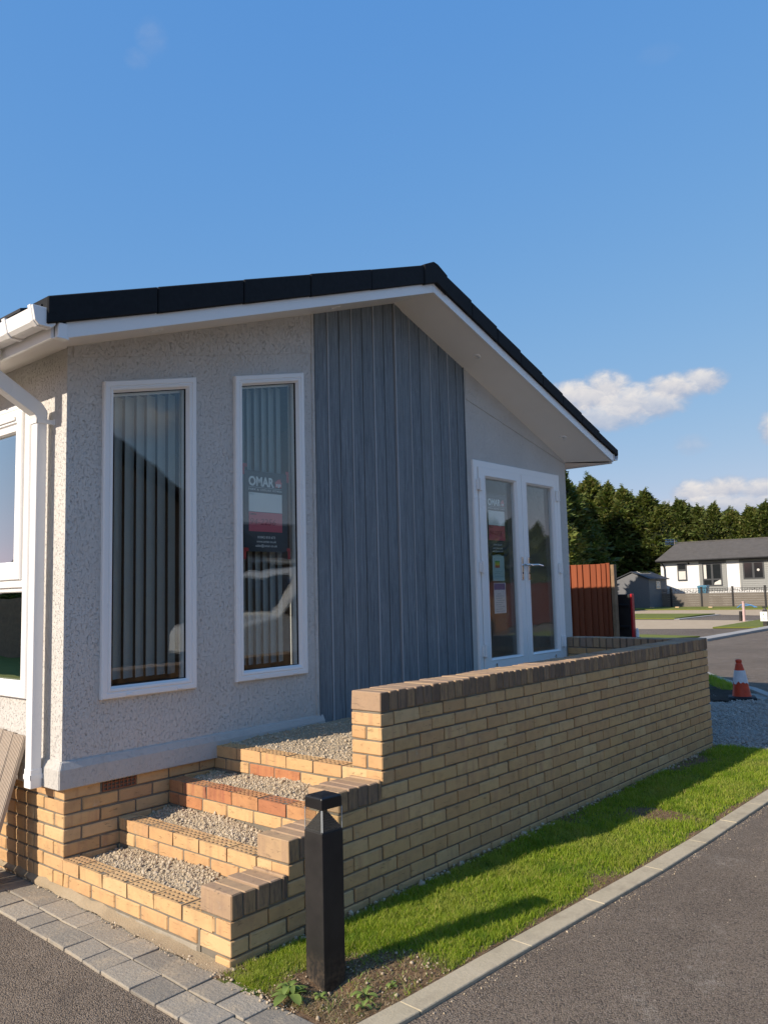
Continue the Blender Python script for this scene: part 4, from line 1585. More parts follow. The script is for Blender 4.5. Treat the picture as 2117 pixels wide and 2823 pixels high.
    dp.prism([(-.114, 2.600), (-.050, 2.600), (-.050, 2.660), (-.080, 2.700), (-.325, 2.85), (-.325, 2.97), (-.39, 2.97), (-.39, 2.81), (-.36, 2.77), (-.125, 2.632)], F, .150, .150 + d_ + .004)
    pp = dp.build('downpipe', MATS['upvc'], H, bevel=.003)
    sh = MB()
    sh.box(-.115, -.048, .149, .222, .552, .655)
    sh.build('shoe', MATS['upvc'], pp, bevel=.003)
    for zz in (2.585, .60):
        cl = MB()
        cl.box(-.118, WALL_L, .146, .150, zz, zz + .026)
        cl.box(-.1182, -.1145, .146, .224, zz, zz + .026)
        cl.box(WALL_L - .004, WALL_L - .0005, .128, .150, zz - .004, zz + .03)
        cl.build('pipe_clip', MATS['upvc'], pp)


roof()


def plinth():
    core = MB()
    core.box(.007, WALL_R - .05, .007, HOUSE_LEN, -.08, .56)
    pl = core.build('plinth', MATS['mortar'], H)
    for r in range(-1, 7):
        z0, z1 = .1875 - .15 + .075 * r + J, .1875 - .15 + .075 * (r + 1) - J
        # side face x = 0
        first = .1025 if r % 2 == 0 else .215
        y = 0.0
        i = 0
        while y < 1.75:
            L = first if i == 0 else .215
            if i == 0:
                brick(pl, 0, .215 if r % 2 == 0 else .1025, y, y + L, z0, z1)
            else:
                brick(pl, 0, .1025, y, y + L, z0, z1)
            y += L + .01
            i += 1
        # gable face y = 0
        x = .225 if r % 2 == 0 else .1125
        while x < 1.25:
            if r == 6 and x < .34:
                x += .225
                continue
            brick(pl, x, x + .215, 0, .1025, z0, z1)
            x += .225
        if r < 0:
            continue
    z0, z1 = .1875 - .15 + .075 * 6 + J, .1875 - .15 + .075 * 7 - J
    brick(pl, .225 - .005, .225 + .001, .02, .1, z0, z1)
    ab = MB()
    ab.box(.232, .445, .012, .09, z0, z1)
    for k in range(8):
        for q in range(3):
            pass
    for k in range(9):
        ab.box(.236 + k * .0255 - .003, .236 + k * .0255 + .003, -.0005, .012, z0, z1)
    for q in range(4):
        ab.box(.232, .445, -.0002, .012, z0 + q * .0195, z0 + q * .0195 + .006)
    ab.box(.233, .444, .0095, .0118, z0 + .001, z1 - .001, 1)
    ab.build('air_brick', [MATS['terracotta'], MATS['dark_void']], H)


plinth()

# ------------------------------------------------------------------ blinds (hang behind the two narrow windows)


def blind(x0, x1, z0, ztl, ztr, pitch, ang, label, group='vertical blinds'):
    b = empty('vertical_blind', label, 'blind', group)
    n = int((x1 - x0) / pitch)
    mb0 = None
    for i in range(n):
        xc = x0 + pitch * (i + .5)
        a = ang + RND.uniform(-.10, .10)
        w_ = .0445
        zt = ztl + (ztr - ztl) * (xc - x0) / (x1 - x0) - .02
        mb = MB()
        pts = []
        for s in range(5):
            t = s / 4 * 2 - 1
            bow = .005 * (1 - t * t)
            pts.append((xc + w_ * t * math.cos(a) - bow * math.sin(a), .105 + w_ * t * math.sin(a) + bow * math.cos(a)))
        for p, q in zip(pts[:-1], pts[1:]):
            mb.face([(p[0], p[1], z0), (q[0], q[1], z0), (q[0], q[1], zt), (p[0], p[1], zt)])
        mb.build('slat', MATS['blind_fabric'], b, recalc=False, smooth=True)
    rl = MB()
    rl.face([(x0, .06, ztl - .02), (x1, .06, ztr - .02), (x1, .06, ztr + .03), (x0, .06, ztl + .03)])
    rl.build('head_rail', MATS['upvc'], b)


blind(.262, .80, 1.10, 2.80, 2.92, .0765, .44, 'grey vertical blind behind the narrow window nearest the house corner')
blind(1.235, 1.775, 1.10, 3.02, 3.14, .069, .44, 'grey vertical blind behind the narrow window that holds the poster')

# ------------------------------------------------------------------ lettering


def text_mesh(name, s, size, mat, parent, loc, width=None, bold=0.0, plane='F', shear=0, spacing=1.0):
    cu = bpy.data.curves.new(name, 'FONT')
    cu.body = s
    cu.size = size
    cu.offset = bold
    cu.shear = shear
    cu.space_character = spacing
    cu.resolution_u = 3
    tmp = bpy.data.objects.new('tmp_text', cu)
    COL.objects.link(tmp)
    dg = bpy.context.evaluated_depsgraph_get()
    dg.update()
    me = bpy.data.meshes.new_from_object(tmp.evaluated_get(dg))
    bpy.data.objects.remove(tmp)
    co = np.empty(len(me.vertices) * 3, dtype=np.float32)
    me.vertices.foreach_get('co', co)
    co = co.reshape(-1, 3)
    if width:
        w0 = co[:, 0].max() - co[:, 0].min()
        co[:, 0] = (co[:, 0] - co[:, 0].min()) * width / w0
    else:
        co[:, 0] -= co[:, 0].min()
    out = np.zeros_like(co)
    if plane == 'F':
        out[:, 0], out[:, 2] = co[:, 0], co[:, 1]
    else:                       # faces -x, reads along -y
        out[:, 1], out[:, 2] = -co[:, 0], co[:, 1]
    me.vertices.foreach_set('co', out.ravel())
    me.materials.clear()
    me.materials.append(mat)
    me.update()
    o = bpy.data.objects.new(name, me)
    o.location = loc
    return link(o, parent)


def quad(parent, name, mat, x0, x1, z0, z1, y, skew=0):
    mb = MB()
    mb.face([(x0, y, z0), (x1, y, z0 + skew), (x1, y, z1 + skew), (x0, y, z1)])
    return mb.build(name, mat, parent, recalc=False)


def poster(x0, x1, z0, z1, y, label, serial):
    p = empty('poster', label, 'poster', 'navy sales posters')
    W_, Hh = x1 - x0, z1 - z0
    mb = MB()
    # sheet with softly rounded lower corners
    r = .03
    pts = [(x0 + r, z0), (x1 - r, z0), (x1 - .01, z0 + .01), (x1, z0 + r), (x1, z1), (x0, z1), (x0, z0 + r), (x0 + .01, z0 + .01)]
    mb.prism(pts, F, y, y + .001)
    mb.build('sheet', MATS['poster_ink'], p)
    fx = lambda t: x0 + W_ * t
    fz = lambda t: z1 - Hh * t
    e = .0012
    text_mesh('heading', 'OMAR', .09, MATS['poster_white'], p, (fx(.105), y - e, fz(.185)), width=W_ * .585, bold=.0032)
    hs = MB()
    hx, hz, hw = fx(.72), fz(.185), W_ * .15
    hs.face([(hx, y - e, hz), (hx + hw, y - e, hz), (hx + hw, y - e, hz + .034), (hx, y - e, hz + .034)])
    hs.face([(hx - .006, y - e, hz + .034), (hx + hw + .006, y - e, hz + .034), (hx + hw / 2, y - e, hz + .062)])
    hs.face([(hx + hw * .7, y - e, hz + .046), (hx + hw * .86, y - e, hz + .046), (hx + hw * .86, y - e, hz + .062), (hx + hw * .7, y - e, hz + .062)])
    ho = hs.build('house_emblem', MATS['poster_house'], p, recalc=False)
    hw_ = MB()
    for a in (.14, .42, .66):
        hw_.face([(hx + hw * a, y - e * 1.5, hz + (.008 if a != .42 else .0)), (hx + hw * (a + .2), y - e * 1.5, hz + (.008 if a != .42 else .0)), (hx + hw * (a + .2), y - e * 1.5, hz + .026), (hx + hw * a, y - e * 1.5, hz + .026)])
    hw_.build('emblem_windows', MATS['poster_white'], ho, recalc=False)
    quad(p, 'rule', MATS['poster_white'], fx(.105), fx(.87), fz(.2065), fz(.203), y - e)
    text_mesh('tagline', 'PARK & LEISURE HOMES', .02, MATS['poster_white'], p, (fx(.105), y - e, fz(.245)), width=W_ * .765, bold=.0003, spacing=1.25)
    quad(p, 'white_box', MATS['poster_white'], fx(.105), fx(.872), fz(.508), fz(.272), y - e)
    text_mesh('small_print', 'Model:', .014, MATS['card_mid'], p, (fx(.125), y - e * 2, fz(.300)))
    quad(p, 'pink_box', MATS['poster_pink'], fx(.105), fx(.872), fz(.752), fz(.514), y - e)
    text_mesh('small_print', 'Serial no:', .016, MATS['poster_ink'], p, (fx(.125), y - e * 2, fz(.548)), bold=.0006)
    if serial:
        text_mesh('handwriting', serial, .062, MATS['pen_ink'], p, (fx(.135), y - e * 2, fz(.668)), width=W_ * .58, shear=.2)
    for s, zz, ww in (('01842 810 673', .836, .405), ('www.omar.co.uk', .888, .455), ('sales@omar.co.uk', .940, .50)):
        text_mesh('contact_line', s, .0235, MATS['poster_white'], p, (fx(.5) - W_ * ww / 2, y - e, fz(zz)), width=W_ * ww, bold=.0003)
    return p


P1 = poster(1.296, 1.696, 1.878, 2.444, .034, 'navy sales poster with white and pink boxes, red tape corners, in a narrow window', '94-2256')
tp = MB()
for (x, z, a) in ((1.288, 2.452, 1), (1.702, 2.428, 1), (1.298, 1.868, -1), (1.706, 1.872, -1)):
    tp.prism([(x - .012, z - .045), (x + .012, z - .043), (x + .013, z + .03), (x - .011, z + .032)], F, .0310, .0316)
    tp.prism([(x - .02 + (.0 if x > 1.5 else .02), z + .012), (x + .012 + (0 if x > 1.5 else .022), z + .010), (x + .012 + (0 if x > 1.5 else .022), z + .034), (x - .02 + (0 if x > 1.5 else .02), z + .036)], F, .0304, .0309)
tp.build('tape', MATS['red_tape'], P1)
P2 = poster(4.290, 4.668, 1.905, 2.510, .034, 'navy sales poster with white and pink boxes, inside the glass of the left door', '94-2255')


def notices():
    c = empty('energy_card', 'pale energy rating card with green to red bars on the left door glass', 'notice')
    q = quad(c, 'card', MATS['card_pale'], 4.375, 4.584, 1.659, 1.943, .034)
    for i, (x0, x1, z0, z1) in enumerate(((4.404, 4.554, 1.700, 1.703), (4.404, 4.554, 1.88, 1.883), (4.404, 4.407, 1.70, 1.883), (4.551, 4.554, 1.70, 1.883), (4.409, 4.529, 1.90, 1.915), (4.419, 4.539, 1.745, 1.750), (4.419, 4.509, 1.73, 1.735))):
        quad(c, 'printed_line', MATS['card_mid'], x0, x1, z0, z1, .0332)
    for i, m in enumerate(('band_green', 'band_lime', 'band_yellow', 'band_orange', 'band_red')):
        quad(c, 'rating_bar', MATS[m], 4.417, 4.501, 1.855 - .0135 * (i + 1), 1.855 - .0135 * i, .0330)
    n = empty('paper_notice', 'white paper notice with a blue heading, lowest on the left door glass', 'notice')
    quad(n, 'sheet', MATS['poster_white'], 4.381, 4.594, 1.345, 1.640, .034)
    quad(n, 'blue_heading', MATS['card_blue'], 4.385, 4.582, 1.573, 1.634, .0332)
    for k in range(9):
        zz = 1.535 - k * .021
        quad(n, 'printed_line', MATS['card_mid'], 4.409 + (.03 if k % 3 == 0 else 0), 4.409 + (.09, .15, .12, .16, .13)[k % 5], zz - .004, zz, .0332)


notices()

# ------------------------------------------------------------------ bollard light


def bollard():
    bx, by, bz = .135, -1.840, -.035
    b = empty('bollard_light', 'square black bollard light with a clear lens and stepped louvre, in bare soil', 'bollard light', loc=(bx, by, bz))
    b.rotation_euler = (0, 0, math.radians(-5))
    s = .116
    mb = MB()
    mb.box(0, s, 0, s, -.05, .628)
    mb.build('post', MATS['black_plastic'], b, bevel=.004, seg=2)
    sc = MB()
    sc.tube([(.045 * s, -.0005, .612), (.045 * s, .002, .612)], .0025, 8)
    sc.build('screw_hole', MATS['dark_void'], b)
    bp_ = MB()
    bp_.box(-.02, .03, -.012, .03, -.004, .006)
    bp_.build('base_plate', MATS['black_plastic'], b, bevel=.002)
    c = s / 2
    lv = MB()
    n = 9
    for k in range(n):
        t = k / (n - 1)
        h = .0565 * (1 - t) + .014 * t
        z0 = .628 + .0082 * k + .0005
        lv.loft([[(c - h, c - h, z0), (c + h, c - h, z0), (c + h, c + h, z0), (c - h, c + h, z0)],
                 [(c - h + .0035, c - h + .0035, z0 + .0078), (c + h - .0035, c - h + .0035, z0 + .0078), (c + h - .0035, c + h - .0035, z0 + .0078), (c - h + .0035, c + h - .0035, z0 + .0078)]], True, True, True)
    lv.box(c - .012, c + .012, c - .012, c + .012, .695, .72)
    lv.build('louvre', MATS['black_plastic'], b)
    le = MB()
    a, t = .0005, .0035
    o_ = [(a, a), (s - a, a), (s - a, s - a), (a, s - a)]
    i_ = [(a + t, a + t), (s - a - t, a + t), (s - a - t, s - a - t), (a + t, s - a - t)]
    le.loft([[(x, y, .629) for x, y in o_], [(x, y, .7195) for x, y in o_], [(x, y, .7195) for x, y in i_], [(x, y, .629) for x, y in i_], [(x, y, .629) for x, y in o_]], True)
    le.build('lens', MATS['clear_lens'], b)
    for (x, y) in ((a, a), (s - a, a), (a, s - a), (s - a, s - a)):
        rb = MB()
        dx = 1 if x < c else -1
        dy = 1 if y < c else -1
        rb.box(min(x + .004 * dx, x + .0052 * dx), max(x + .004 * dx, x + .0052 * dx), min(y, y + dy * .003), max(y, y + dy * .003), .63, .719)
        rb.box(min(x, x + dx * .003), max(x, x + dx * .003), min(y + .004 * dy, y + .0052 * dy), max(y + .004 * dy, y + .0052 * dy), .63, .719)
        rb.build('lens_edge', MATS['lamp_clear'], b)
    cp_ = MB()
    e = .0025
    q = lambda ins, z: [(ins, ins, z), (s - ins, ins, z), (s - ins, s - ins, z), (ins, s - ins, z)]
    cp_.loft([q(e, .7185), q(e, .762), q(e + .004, .768), q(e + .03, .774), q(e + .045, .7755)], True, True, True)
    cp_.build('cap', MATS['black_cap'], b, bevel=.0035, seg=2)


bollard()

# ------------------------------------------------------------------ leaning boards


def plank(y, x_top, z_top, x_bot, label, tilt=0.0, dz=0):
    L = math.hypot(x_top - x_bot, z_top)
    mb = MB()
    w_, t = .118, .026
    pr = []
    # grooved face profile across the board (local x), thickness in local y
    g = 7
    for k in range(g):
        a, b_ = -w_ / 2 + w_ * k / g, -w_ / 2 + w_ * (k + 1) / g
        pr += [(a + .001, 0), (b_ - .006, 0), (b_ - .0055, .005), (b_ - .0005, .005)]
    pr[-1] = (w_ / 2, .005)
    pr += [(w_ / 2, t), (-w_ / 2, t)]
    mb.loft([[(x, yy, 0) for x, yy in pr], [(x, yy, L) for x, yy in pr]], True, True, True)
    o = mb.build('decking_plank', MATS['decking_board'])
    up_ = Vector((x_top - x_bot, tilt * L, z_top)).normalized()
    nrm = Vector((-1, 0, 0))
    nrm = (nrm - up_ * nrm.dot(up_)).normalized()
    side = (-nrm).cross(up_)
    o.matrix_world = Matrix(((side.x, -nrm.x, up_.x, x_bot), (side.y, -nrm.y, up_.y, y), (side.z, -nrm.z, up_.z, ASPH + .012), (0, 0, 0, 1)))
    tag(o, label, 'plank', 'grooved decking planks leaning on the house')
    return o


plank(.397, -.062, .815, -.30, 'grooved brown decking plank leaning on the house, lowest and nearest the downpipe', .0)
plank(.525, -.062, .822, -.315, 'grooved brown decking plank leaning on the house, second from the downpipe', .0)
plank(.655, -.062, .830, -.33, 'grooved brown decking plank leaning on the house, farthest from the downpipe', .0)

# ------------------------------------------------------------------ weeds


def weed(x, y, r, n, label, seed, up=.25):
    R = random.Random(seed)
    z0 = float(lawn_h(np.array([x]), np.array([y]))[0])
    w = empty('weed', label, 'weed', 'broad-leaved weeds in the bare soil', (x, y, z0))
    for k in range(n):
        a = k * 2.399 + R.uniform(-.3, .3)
        L = r * R.uniform(.7, 1.1)
        wd = L * R.uniform(.28, .38)
        rise = up * R.uniform(.5, 1.5)
        mb = MB()
        rows = []
        m = 7
        for i in range(m + 1):
            t = i / m
            ww = wd * .5 * (math.sin(math.pi * max(0, (t - .22) / .78)) ** .7 if t > .22 else 0) + .0025
            if i == m:
                ww = .001
            d = L * t
            zz = L * (rise * t * 1.6 - rise * 1.5 * t * t + .04) + .004
            cr_ = .12 * ww
            wob = .06 * ww * math.sin(i * 2.5)
            rows.append([(d * math.cos(a) - (ww + wob) * math.sin(a), d * math.sin(a) + (ww + wob) * math.cos(a), zz + cr_ * 1.5),
                         (d * math.cos(a), d * math.sin(a), zz - cr_),
                         (d * math.cos(a) + (ww + wob) * math.sin(a), d * math.sin(a) - (ww + wob) * math.cos(a), zz + cr_ * 1.5)])
        mb.loft(rows, False)
        mb.build('leaf', MATS['weed_leaf'], w, recalc=False, smooth=True)


weed(-.02, -1.80, .10, 8, 'largest broad-leaved weed, between the paving and the bollard light', 3, .28)
weed(.17, -2.03, .055, 5, 'small weed in soil right of the bollard light, near the kerb', 5, .7)
weed(.085, -2.095, .045, 5, 'small upright weed at the very corner by the kerb', 8, 1.0)
weed(.015, -1.765, .06, 9, 'low tangled weed close behind the largest weed', 11, .9)
weed(.05, -1.905, .035, 7, 'tiny weed among pebbles in front of the bollard light', 13, .8)
weed(.30, -2.06, .03, 6, 'tiny weed near the kerb, farthest right of the bollard light', 17, .9)

# ------------------------------------------------------------------ traffic cone


def cone():
    c = empty('traffic_cone', 'orange traffic cone with a scuffed white band on a black base, on gravel', 'traffic cone', loc=(9.52, -.60, .004))
    mb = MB()
    mb.loft([[(x * s, y * s, z) for x, y in ((-.17, -.115), (-.115, -.17), (.115, -.17), (.17, -.115), (.17, .115), (.115, .17), (-.115, .17), (-.17, .115))] for s, z in ((1.05, -.01), (1.08, .012), (1.0, .03), (.85, .036))], True, True, True)
    b = mb.build('base', MATS['rubber_seal'], c, bevel=.003)
    b.rotation_euler = (0, 0, .35)
    lean = Vector((-.03, .02, 1))
    def lp(r, z, n=20):
        return [(lean.x * z + r * math.cos(q * 2 * math.pi / n), lean.y * z + r * math.sin(q * 2 * math.pi / n), z) for q in range(n)]
    body = MB()
    body.loft([lp(.125, .036), lp(.120, .05), lp(.100, .17), lp(.075, .34), lp(.047, .46), lp(.046, .47), lp(.036, .475), lp(.036, .49), lp(.042, .495), lp(.040, .53), lp(.030, .532), lp(.028, .40)], True)
    body.build('body', MATS['cone_orange'], c, smooth=True)
    bd_ = MB()
    R = random.Random(3)
    n = 20
    low = []
    for q in range(n):
        z = .215 + R.uniform(-.03, .025)
        r_ = .1255 - (z - .036) * .178 + .0045
        low.append((lean.x * z + r_ * math.cos(q * 2 * math.pi / n), lean.y * z + r_ * math.sin(q * 2 * math.pi / n), z))
    bd_.loft([low, lp(.0845, .30), lp(.0705, .385)], True)
    bd_.build('white_band', MATS['cone_white'], c, smooth=True)


cone()

# ------------------------------------------------------------------ red-brown fence and black panel


def red_fence():
    fx = 9.0
    f_ = empty('wooden_fence', 'red-brown close-board fence end beyond the house corner, lower half shaded', 'fence')
    ys = [.985, 1.045, 1.125, 1.205, 1.305, 1.425, 1.515, 1.625]
    y = 1.625
    while y < 3.4:
        y += .12
        ys.append(y)
    for i, (a, b) in enumerate(zip(ys[:-1], ys[1:])):
        b += .012
        mb = MB()
        t = 1.925 + RND.uniform(-.012, .01)
        dx = RND.uniform(0, .006)
        mb.loft([[(fx - dx, a + .002, .05), (fx - .030 - dx, a + .002, .05), (fx - .004 - dx, b, .05), (fx + .004, b, .05)],
                 [(fx - dx, a + .002 + RND.uniform(-.003, .003), t), (fx - .030 - dx, a + .002, t), (fx - .004 - dx, b, t), (fx + .004, b, t)]], True, True, True)
        mb.build('fence_board', MATS['fence_stain'], f_)
    for z in (.35, 1.0, 1.65):
        r = MB()
        r.box(fx + .004, fx + .05, .94, 3.4, z, z + .08)
        r.build('rail', MATS['fence_post_wood'], f_)
    p = MB()
    p.box(fx - .02, fx + .075, .925, .978, -.05, 1.90)
    p.build('fence_post', MATS['fence_post_wood'], f_, bevel=.004)
    b = empty('black_panel', 'black hinged panel with a bright red edge standing beside the wooden fence', 'panel')
    m = MB()
    m.box(9.25, 9.31, .815, 1.12, .10, 1.46)
    pm = m.build('slab', MATS['black_plastic'], b, bevel=.008)
    e = MB()
    e.box(9.235, 9.32, .783, .812, .10, 1.465)
    e.build('red_edge', MATS['red_trim'], b, bevel=.006)
    h = MB()
    for z in (1.27, .95):
        h.box(9.235, 9.248, .83, 1.05, z, z + .045)
    h.build('hinge_bar', MATS['black_cap'], b, bevel=.004)
    w = MB()
    w.loft([[(9.30 + r_ * math.cos(q * math.pi / 6), .755 + r_ * math.sin(q * math.pi / 6), z) for q in range(12)] for r_, z in ((.02, .0), (.03, .02), (.03, .75), (.022, .93), (.012, .96))], True, True, True)
    t = w.build('marker_post', MATS['far_white'], None, smooth=True)
    tag(t, 'small pale rounded post just right of the red-edged black panel', 'post')


red_fence()

# ------------------------------------------------------------------ far side: composite fence


def far_fence():
    X = 55.2
    f_ = empty('composite_fence', 'low grey-brown fence with black posts and lattice top before the white bungalow', 'fence')
    ys = [19.58, 18.07, 15.93, 13.84, 11.76, 9.7, 7.6]
    for i, y in enumerate(ys):
        p = MB()
        p.box(X - .06, X + .06, y - .055, y + .055, -.05, 1.40)
        p.box(X - .07, X + .07, y - .065, y + .065, 1.40, 1.43)
        p.build('fence_post', MATS['far_post'], f_)
    for a, b in zip(ys[:-1], ys[1:]):
        for k in range(6):
            m = MB()
            m.box(X - .018 - .004 * (k % 2), X + .018, b + .06, a - .06, .03 + k * .158, .03 + k * .158 + .153)
            m.build('fence_board', MATS['far_fence_board'], f_)
        l_ = MB()
        l_.box(X - .015, X + .015, b + .06, a - .06, .985, 1.01)
        l_.box(X - .015, X + .015, b + .06, a - .06, 1.30, 1.325)
        n = int((a - b - .12) / .105)
        R = random.Random(int(a * 10))
        for k in range(n):
            yy = b + .06 + (k + .5) * (a - b - .12) / n
            l_.box(X - .008, X + .008, yy - .012, yy + .012, 1.01, 1.30)
            z = 1.03 + R.random() * .2
            l_.box(X - .0085, X + .0085, yy - .05, yy + .05, z, z + .028)
            z = 1.03 + R.random() * .22
            l_.box(X - .0085, X + .0085, yy - .03, yy + .05, z, z + .028)
        l_.build('lattice', MATS['far_post'], f_)


far_fence()


def bungalow():
    X = 58.0
    B = empty('white_bungalow', 'white bungalow with grey cladding panels and grey tiled roof behind the low fence', 'bungalow')
    w = MB()
    w.box(X, X + 6.4, 2.0, 19.84, .3, 3.35)
    w.build('wall', MATS['far_white'], B)
    s = MB()
    s.box(X - .03, X + .02, 2.0, 19.86, .0, .78)
    s.build('base_skirt', MATS['far_white'], B)
    # roof with stepped tile courses
    r = MB()
    n = 16
    ex, ez, rx, rz = X - .45, 3.42, X + 2.85, 4.84
    for k in range(n):
        t0, t1 = k / n, (k + 1) / n
        x0, x1 = ex + (rx - ex) * t0, ex + (rx - ex) * t1
        z0, z1 = ez + (rz - ez) * t0, ez + (rz - ez) * t1
        yl0, yl1 = 20.05 - .45 * t0, 20.05 - .45 * t1
        r.loft([[(x0, yl0, z0 + .05), (x0, yl0, z0 - .02), (x1 + .02, yl1, z1 - .02), (x1 + .02, yl1, z1 + .012)],
                [(x0, 1.8, z0 + .05), (x0, 1.8, z0 - .02), (x1 + .02, 1.8, z1 - .02), (x1 + .02, 1.8, z1 + .012)]], True, True, True)
    r.prism([(rx, rz), (X + 6.9, 3.35), (X + 6.9, 3.43), (rx, rz + .04)], lambda p, d: (p[0], d, p[1]), 1.8, 19.6)
    r.prism([(X - .02, 3.3), (X + 2.85, 4.70), (X + 6.4, 3.3)], lambda p, d: (p[0], d, p[1]), 19.55, 19.6)
    rf = r.build('roof', MATS['far_roof'], B)
    rc = MB()
    for k in range(40):
        a = 19.55 - k * .45
        rc.box(rx - .09, rx + .09, a - .44, a, rz + .0, rz + .075)
    rc.build('ridge_tiles', MATS['far_roof'], rf)
    vt = MB()
    vt.box(X + 1.45, X + 1.75, 13.8, 14.22, 4.15, 4.28)
    vt.build('roof_vent', MATS['far_post'], rf, bevel=.03)
    g = MB()
    g.box(X - .56, X - .44, 1.8, 20.05, 3.33, 3.43)
    g.build('gutter', MATS['far_post'], B, bevel=.03)
    f_ = MB()
    f_.box(X - .44, X - .0, 1.8, 19.95, 3.28, 3.335)
    f_.build('soffit', MATS['far_frame'], B)
    dp = MB()
    dp.tube([(X - .46, 19.62, 3.34), (X - .12, 19.56, 3.0), (X - .10, 19.52, 2.85), (X - .10, 19.52, .3)], .05, 8)
    dp.build('downpipe', MATS['far_post'], B)
    v = MB()
    v.box(X - .04, X + .0, 17.66, 17.78, 3.09, 3.24)
    v.build('wall_vent', MATS['far_post'], B)

    def win(y0, y1, z0, z1, mull=None, tran=None, curtain=False):
        fr = MB()
        t = .085
        fr.box(X - .07, X + .02, y0, y0 + t, z0, z1)
        fr.box(X - .07, X + .02, y1 - t, y1, z0, z1)
        fr.box(X - .069, X + .02, y0 + t, y1 - t, z0, z0 + t)
        fr.box(X - .069, X + .02, y0 + t, y1 - t, z1 - t, z1)
        if mull is not None:
            fr.box(X - .068, X + .02, mull - .07, mull + .07, z0 + t, z1 - t)
        if tran is not None:
            fr.box(X - .067, X + .02, y0 + t, y1 - t, tran - .05, tran + .05)
        o = fr.build('window', MATS['far_frame'], B)
        p = MB()
        p.box(X - .056, X - .054, y0 + t, y1 - t, z0 + t, z1 - t)
        p.build('pane', MATS['far_pane'], o)
        return o
    w1 = win(17.88, 18.57, 1.90, 3.14, None, 2.68)
    b_ = MB()
    b_.box(X - .060, X - .058, 17.97, 18.48, 1.99, 2.60)
    b_.build('net_curtain', MATS['curtain'], w1)
    for (a, b, z0, z1) in ((15.10, 16.92, 1.12, 3.28), (10.6, 14.08, 1.15, 3.28)):
        nb = 15
        for k in range(nb):
            zz0 = z0 + (z1 - z0) * k / nb
            zz1 = z0 + (z1 - z0) * (k + 1) / nb
            m = MB()
            m.prism([(X - .012, zz0), (X - .012, zz1), (X - .022, zz1), (X - .045, zz0 + .004)], lambda p, d: (p[0], d, p[1]), a, b)
            m.build('cladding_board', MATS['far_grey_clad'], B)
        for yy in (a, b):
            m = MB()
            m.box(X - .055, X, yy - .06, yy + .06, z0, z1)
            m.build('cladding_edge', MATS['far_grey_clad'], B)
    w2 = win(15.36, 16.74, 1.46, 3.11, 16.05, 1.94)
    m = MB()
    m.box(X - .060, X - .058, 16.45, 16.64, 2.0, 3.0)
    m.prism([(15.45, 1.55), (15.95, 1.55), (15.9, 1.72), (15.72, 1.80), (15.55, 1.90), (15.45, 1.90)], lambda p, d: (d, p[0], p[1]), X - .060, X - .058)
    m.build('net_curtain', MATS['curtain'], w2)
    w3 = win(12.50, 13.90, 1.90, 3.11, 13.21, None)
    m = MB()
    m.tube([(X - .062, 12.88, 2.52), (X - .058, 12.88, 2.52)], .09, 12)
    m.build('lamp_shade', MATS['curtain'], w3)
    # aerial
    ae = MB()
    ae.tube([(X + 2.5, 19.62, 4.6), (X + 2.5, 19.62, 5.1)], .02, 6)
    ae.tube([(X + 2.5, 20.35, 4.98), (X + 2.5, 19.4, 4.98)], .014, 6)
    for k in range(8):
        yy = 20.35 - k * .12
        ae.tube([(X + 2.5, yy, 4.98 - .16), (X + 2.5, yy, 4.98 + .16)], .009, 5)
    for q in range(4):
        ae.tube([(X + 2.3, 20.30, 4.74 + q * .14), (X + 2.7, 19.74, 4.74 + q * .14)], .012, 5)
    ae.build('aerial', MATS['chrome'], B)


bungalow()


def shed():
    S_ = empty('garden_shed', 'grey garden shed with dark felt roof left of the white bungalow', 'shed')
    X0, X1 = 53.0, 55.6
    YL, YR = 21.15, 18.74
    ap = 19.95
    w = MB()
    w.prism([(YR, .0), (YL, .0), (YL, 2.05), (ap, 2.52), (YR, 2.05)], lambda p, d: (d, p[0], p[1]), X0, X0 + 3.2)
    w.build('wall', MATS['shed_grey'], S_)
    r = MB()
    r.prism([(YR - .15, 2.02), (ap, 2.56), (ap, 2.62), (YR - .17, 2.08)], lambda p, d: (d, p[0], p[1]), X0 - .12, X0 + 3.35)
    r.prism([(YL + .15, 2.02), (ap, 2.56), (ap, 2.62), (YL + .17, 2.08)], lambda p, d: (d, p[0], p[1]), X0 - .12, X0 + 3.35)
    r.build('roof', MATS['shed_roof'], S_)
    rg = MB()
    rg.prism([(ap - .35, 2.485), (ap, 2.635), (ap + .35, 2.485), (ap + .35, 2.50), (ap, 2.655), (ap - .35, 2.50)], lambda p, d: (d, p[0], p[1]), X0 + .7, X0 + 2.6)
    rg.build('ridge_strip', MATS['chrome'], S_)
    wn = MB()
    wn.box(X0 + 1.2, X0 + 1.95, YR - .03, YR - .001, 1.35, 1.90)
    ob = wn.build('window', MATS['far_pane'], S_)
    bars = MB()
    for k in range(3):
        bars.box(X0 + 1.28 + k * .2, X0 + 1.42 + k * .2, YR - .034, YR - .031, 1.40, 1.60)
        bars.box(X0 + 1.28 + k * .2, X0 + 1.42 + k * .2, YR - .034, YR - .031, 1.66, 1.86)
    bars.build('pane', MATS['curtain'], ob)


shed()


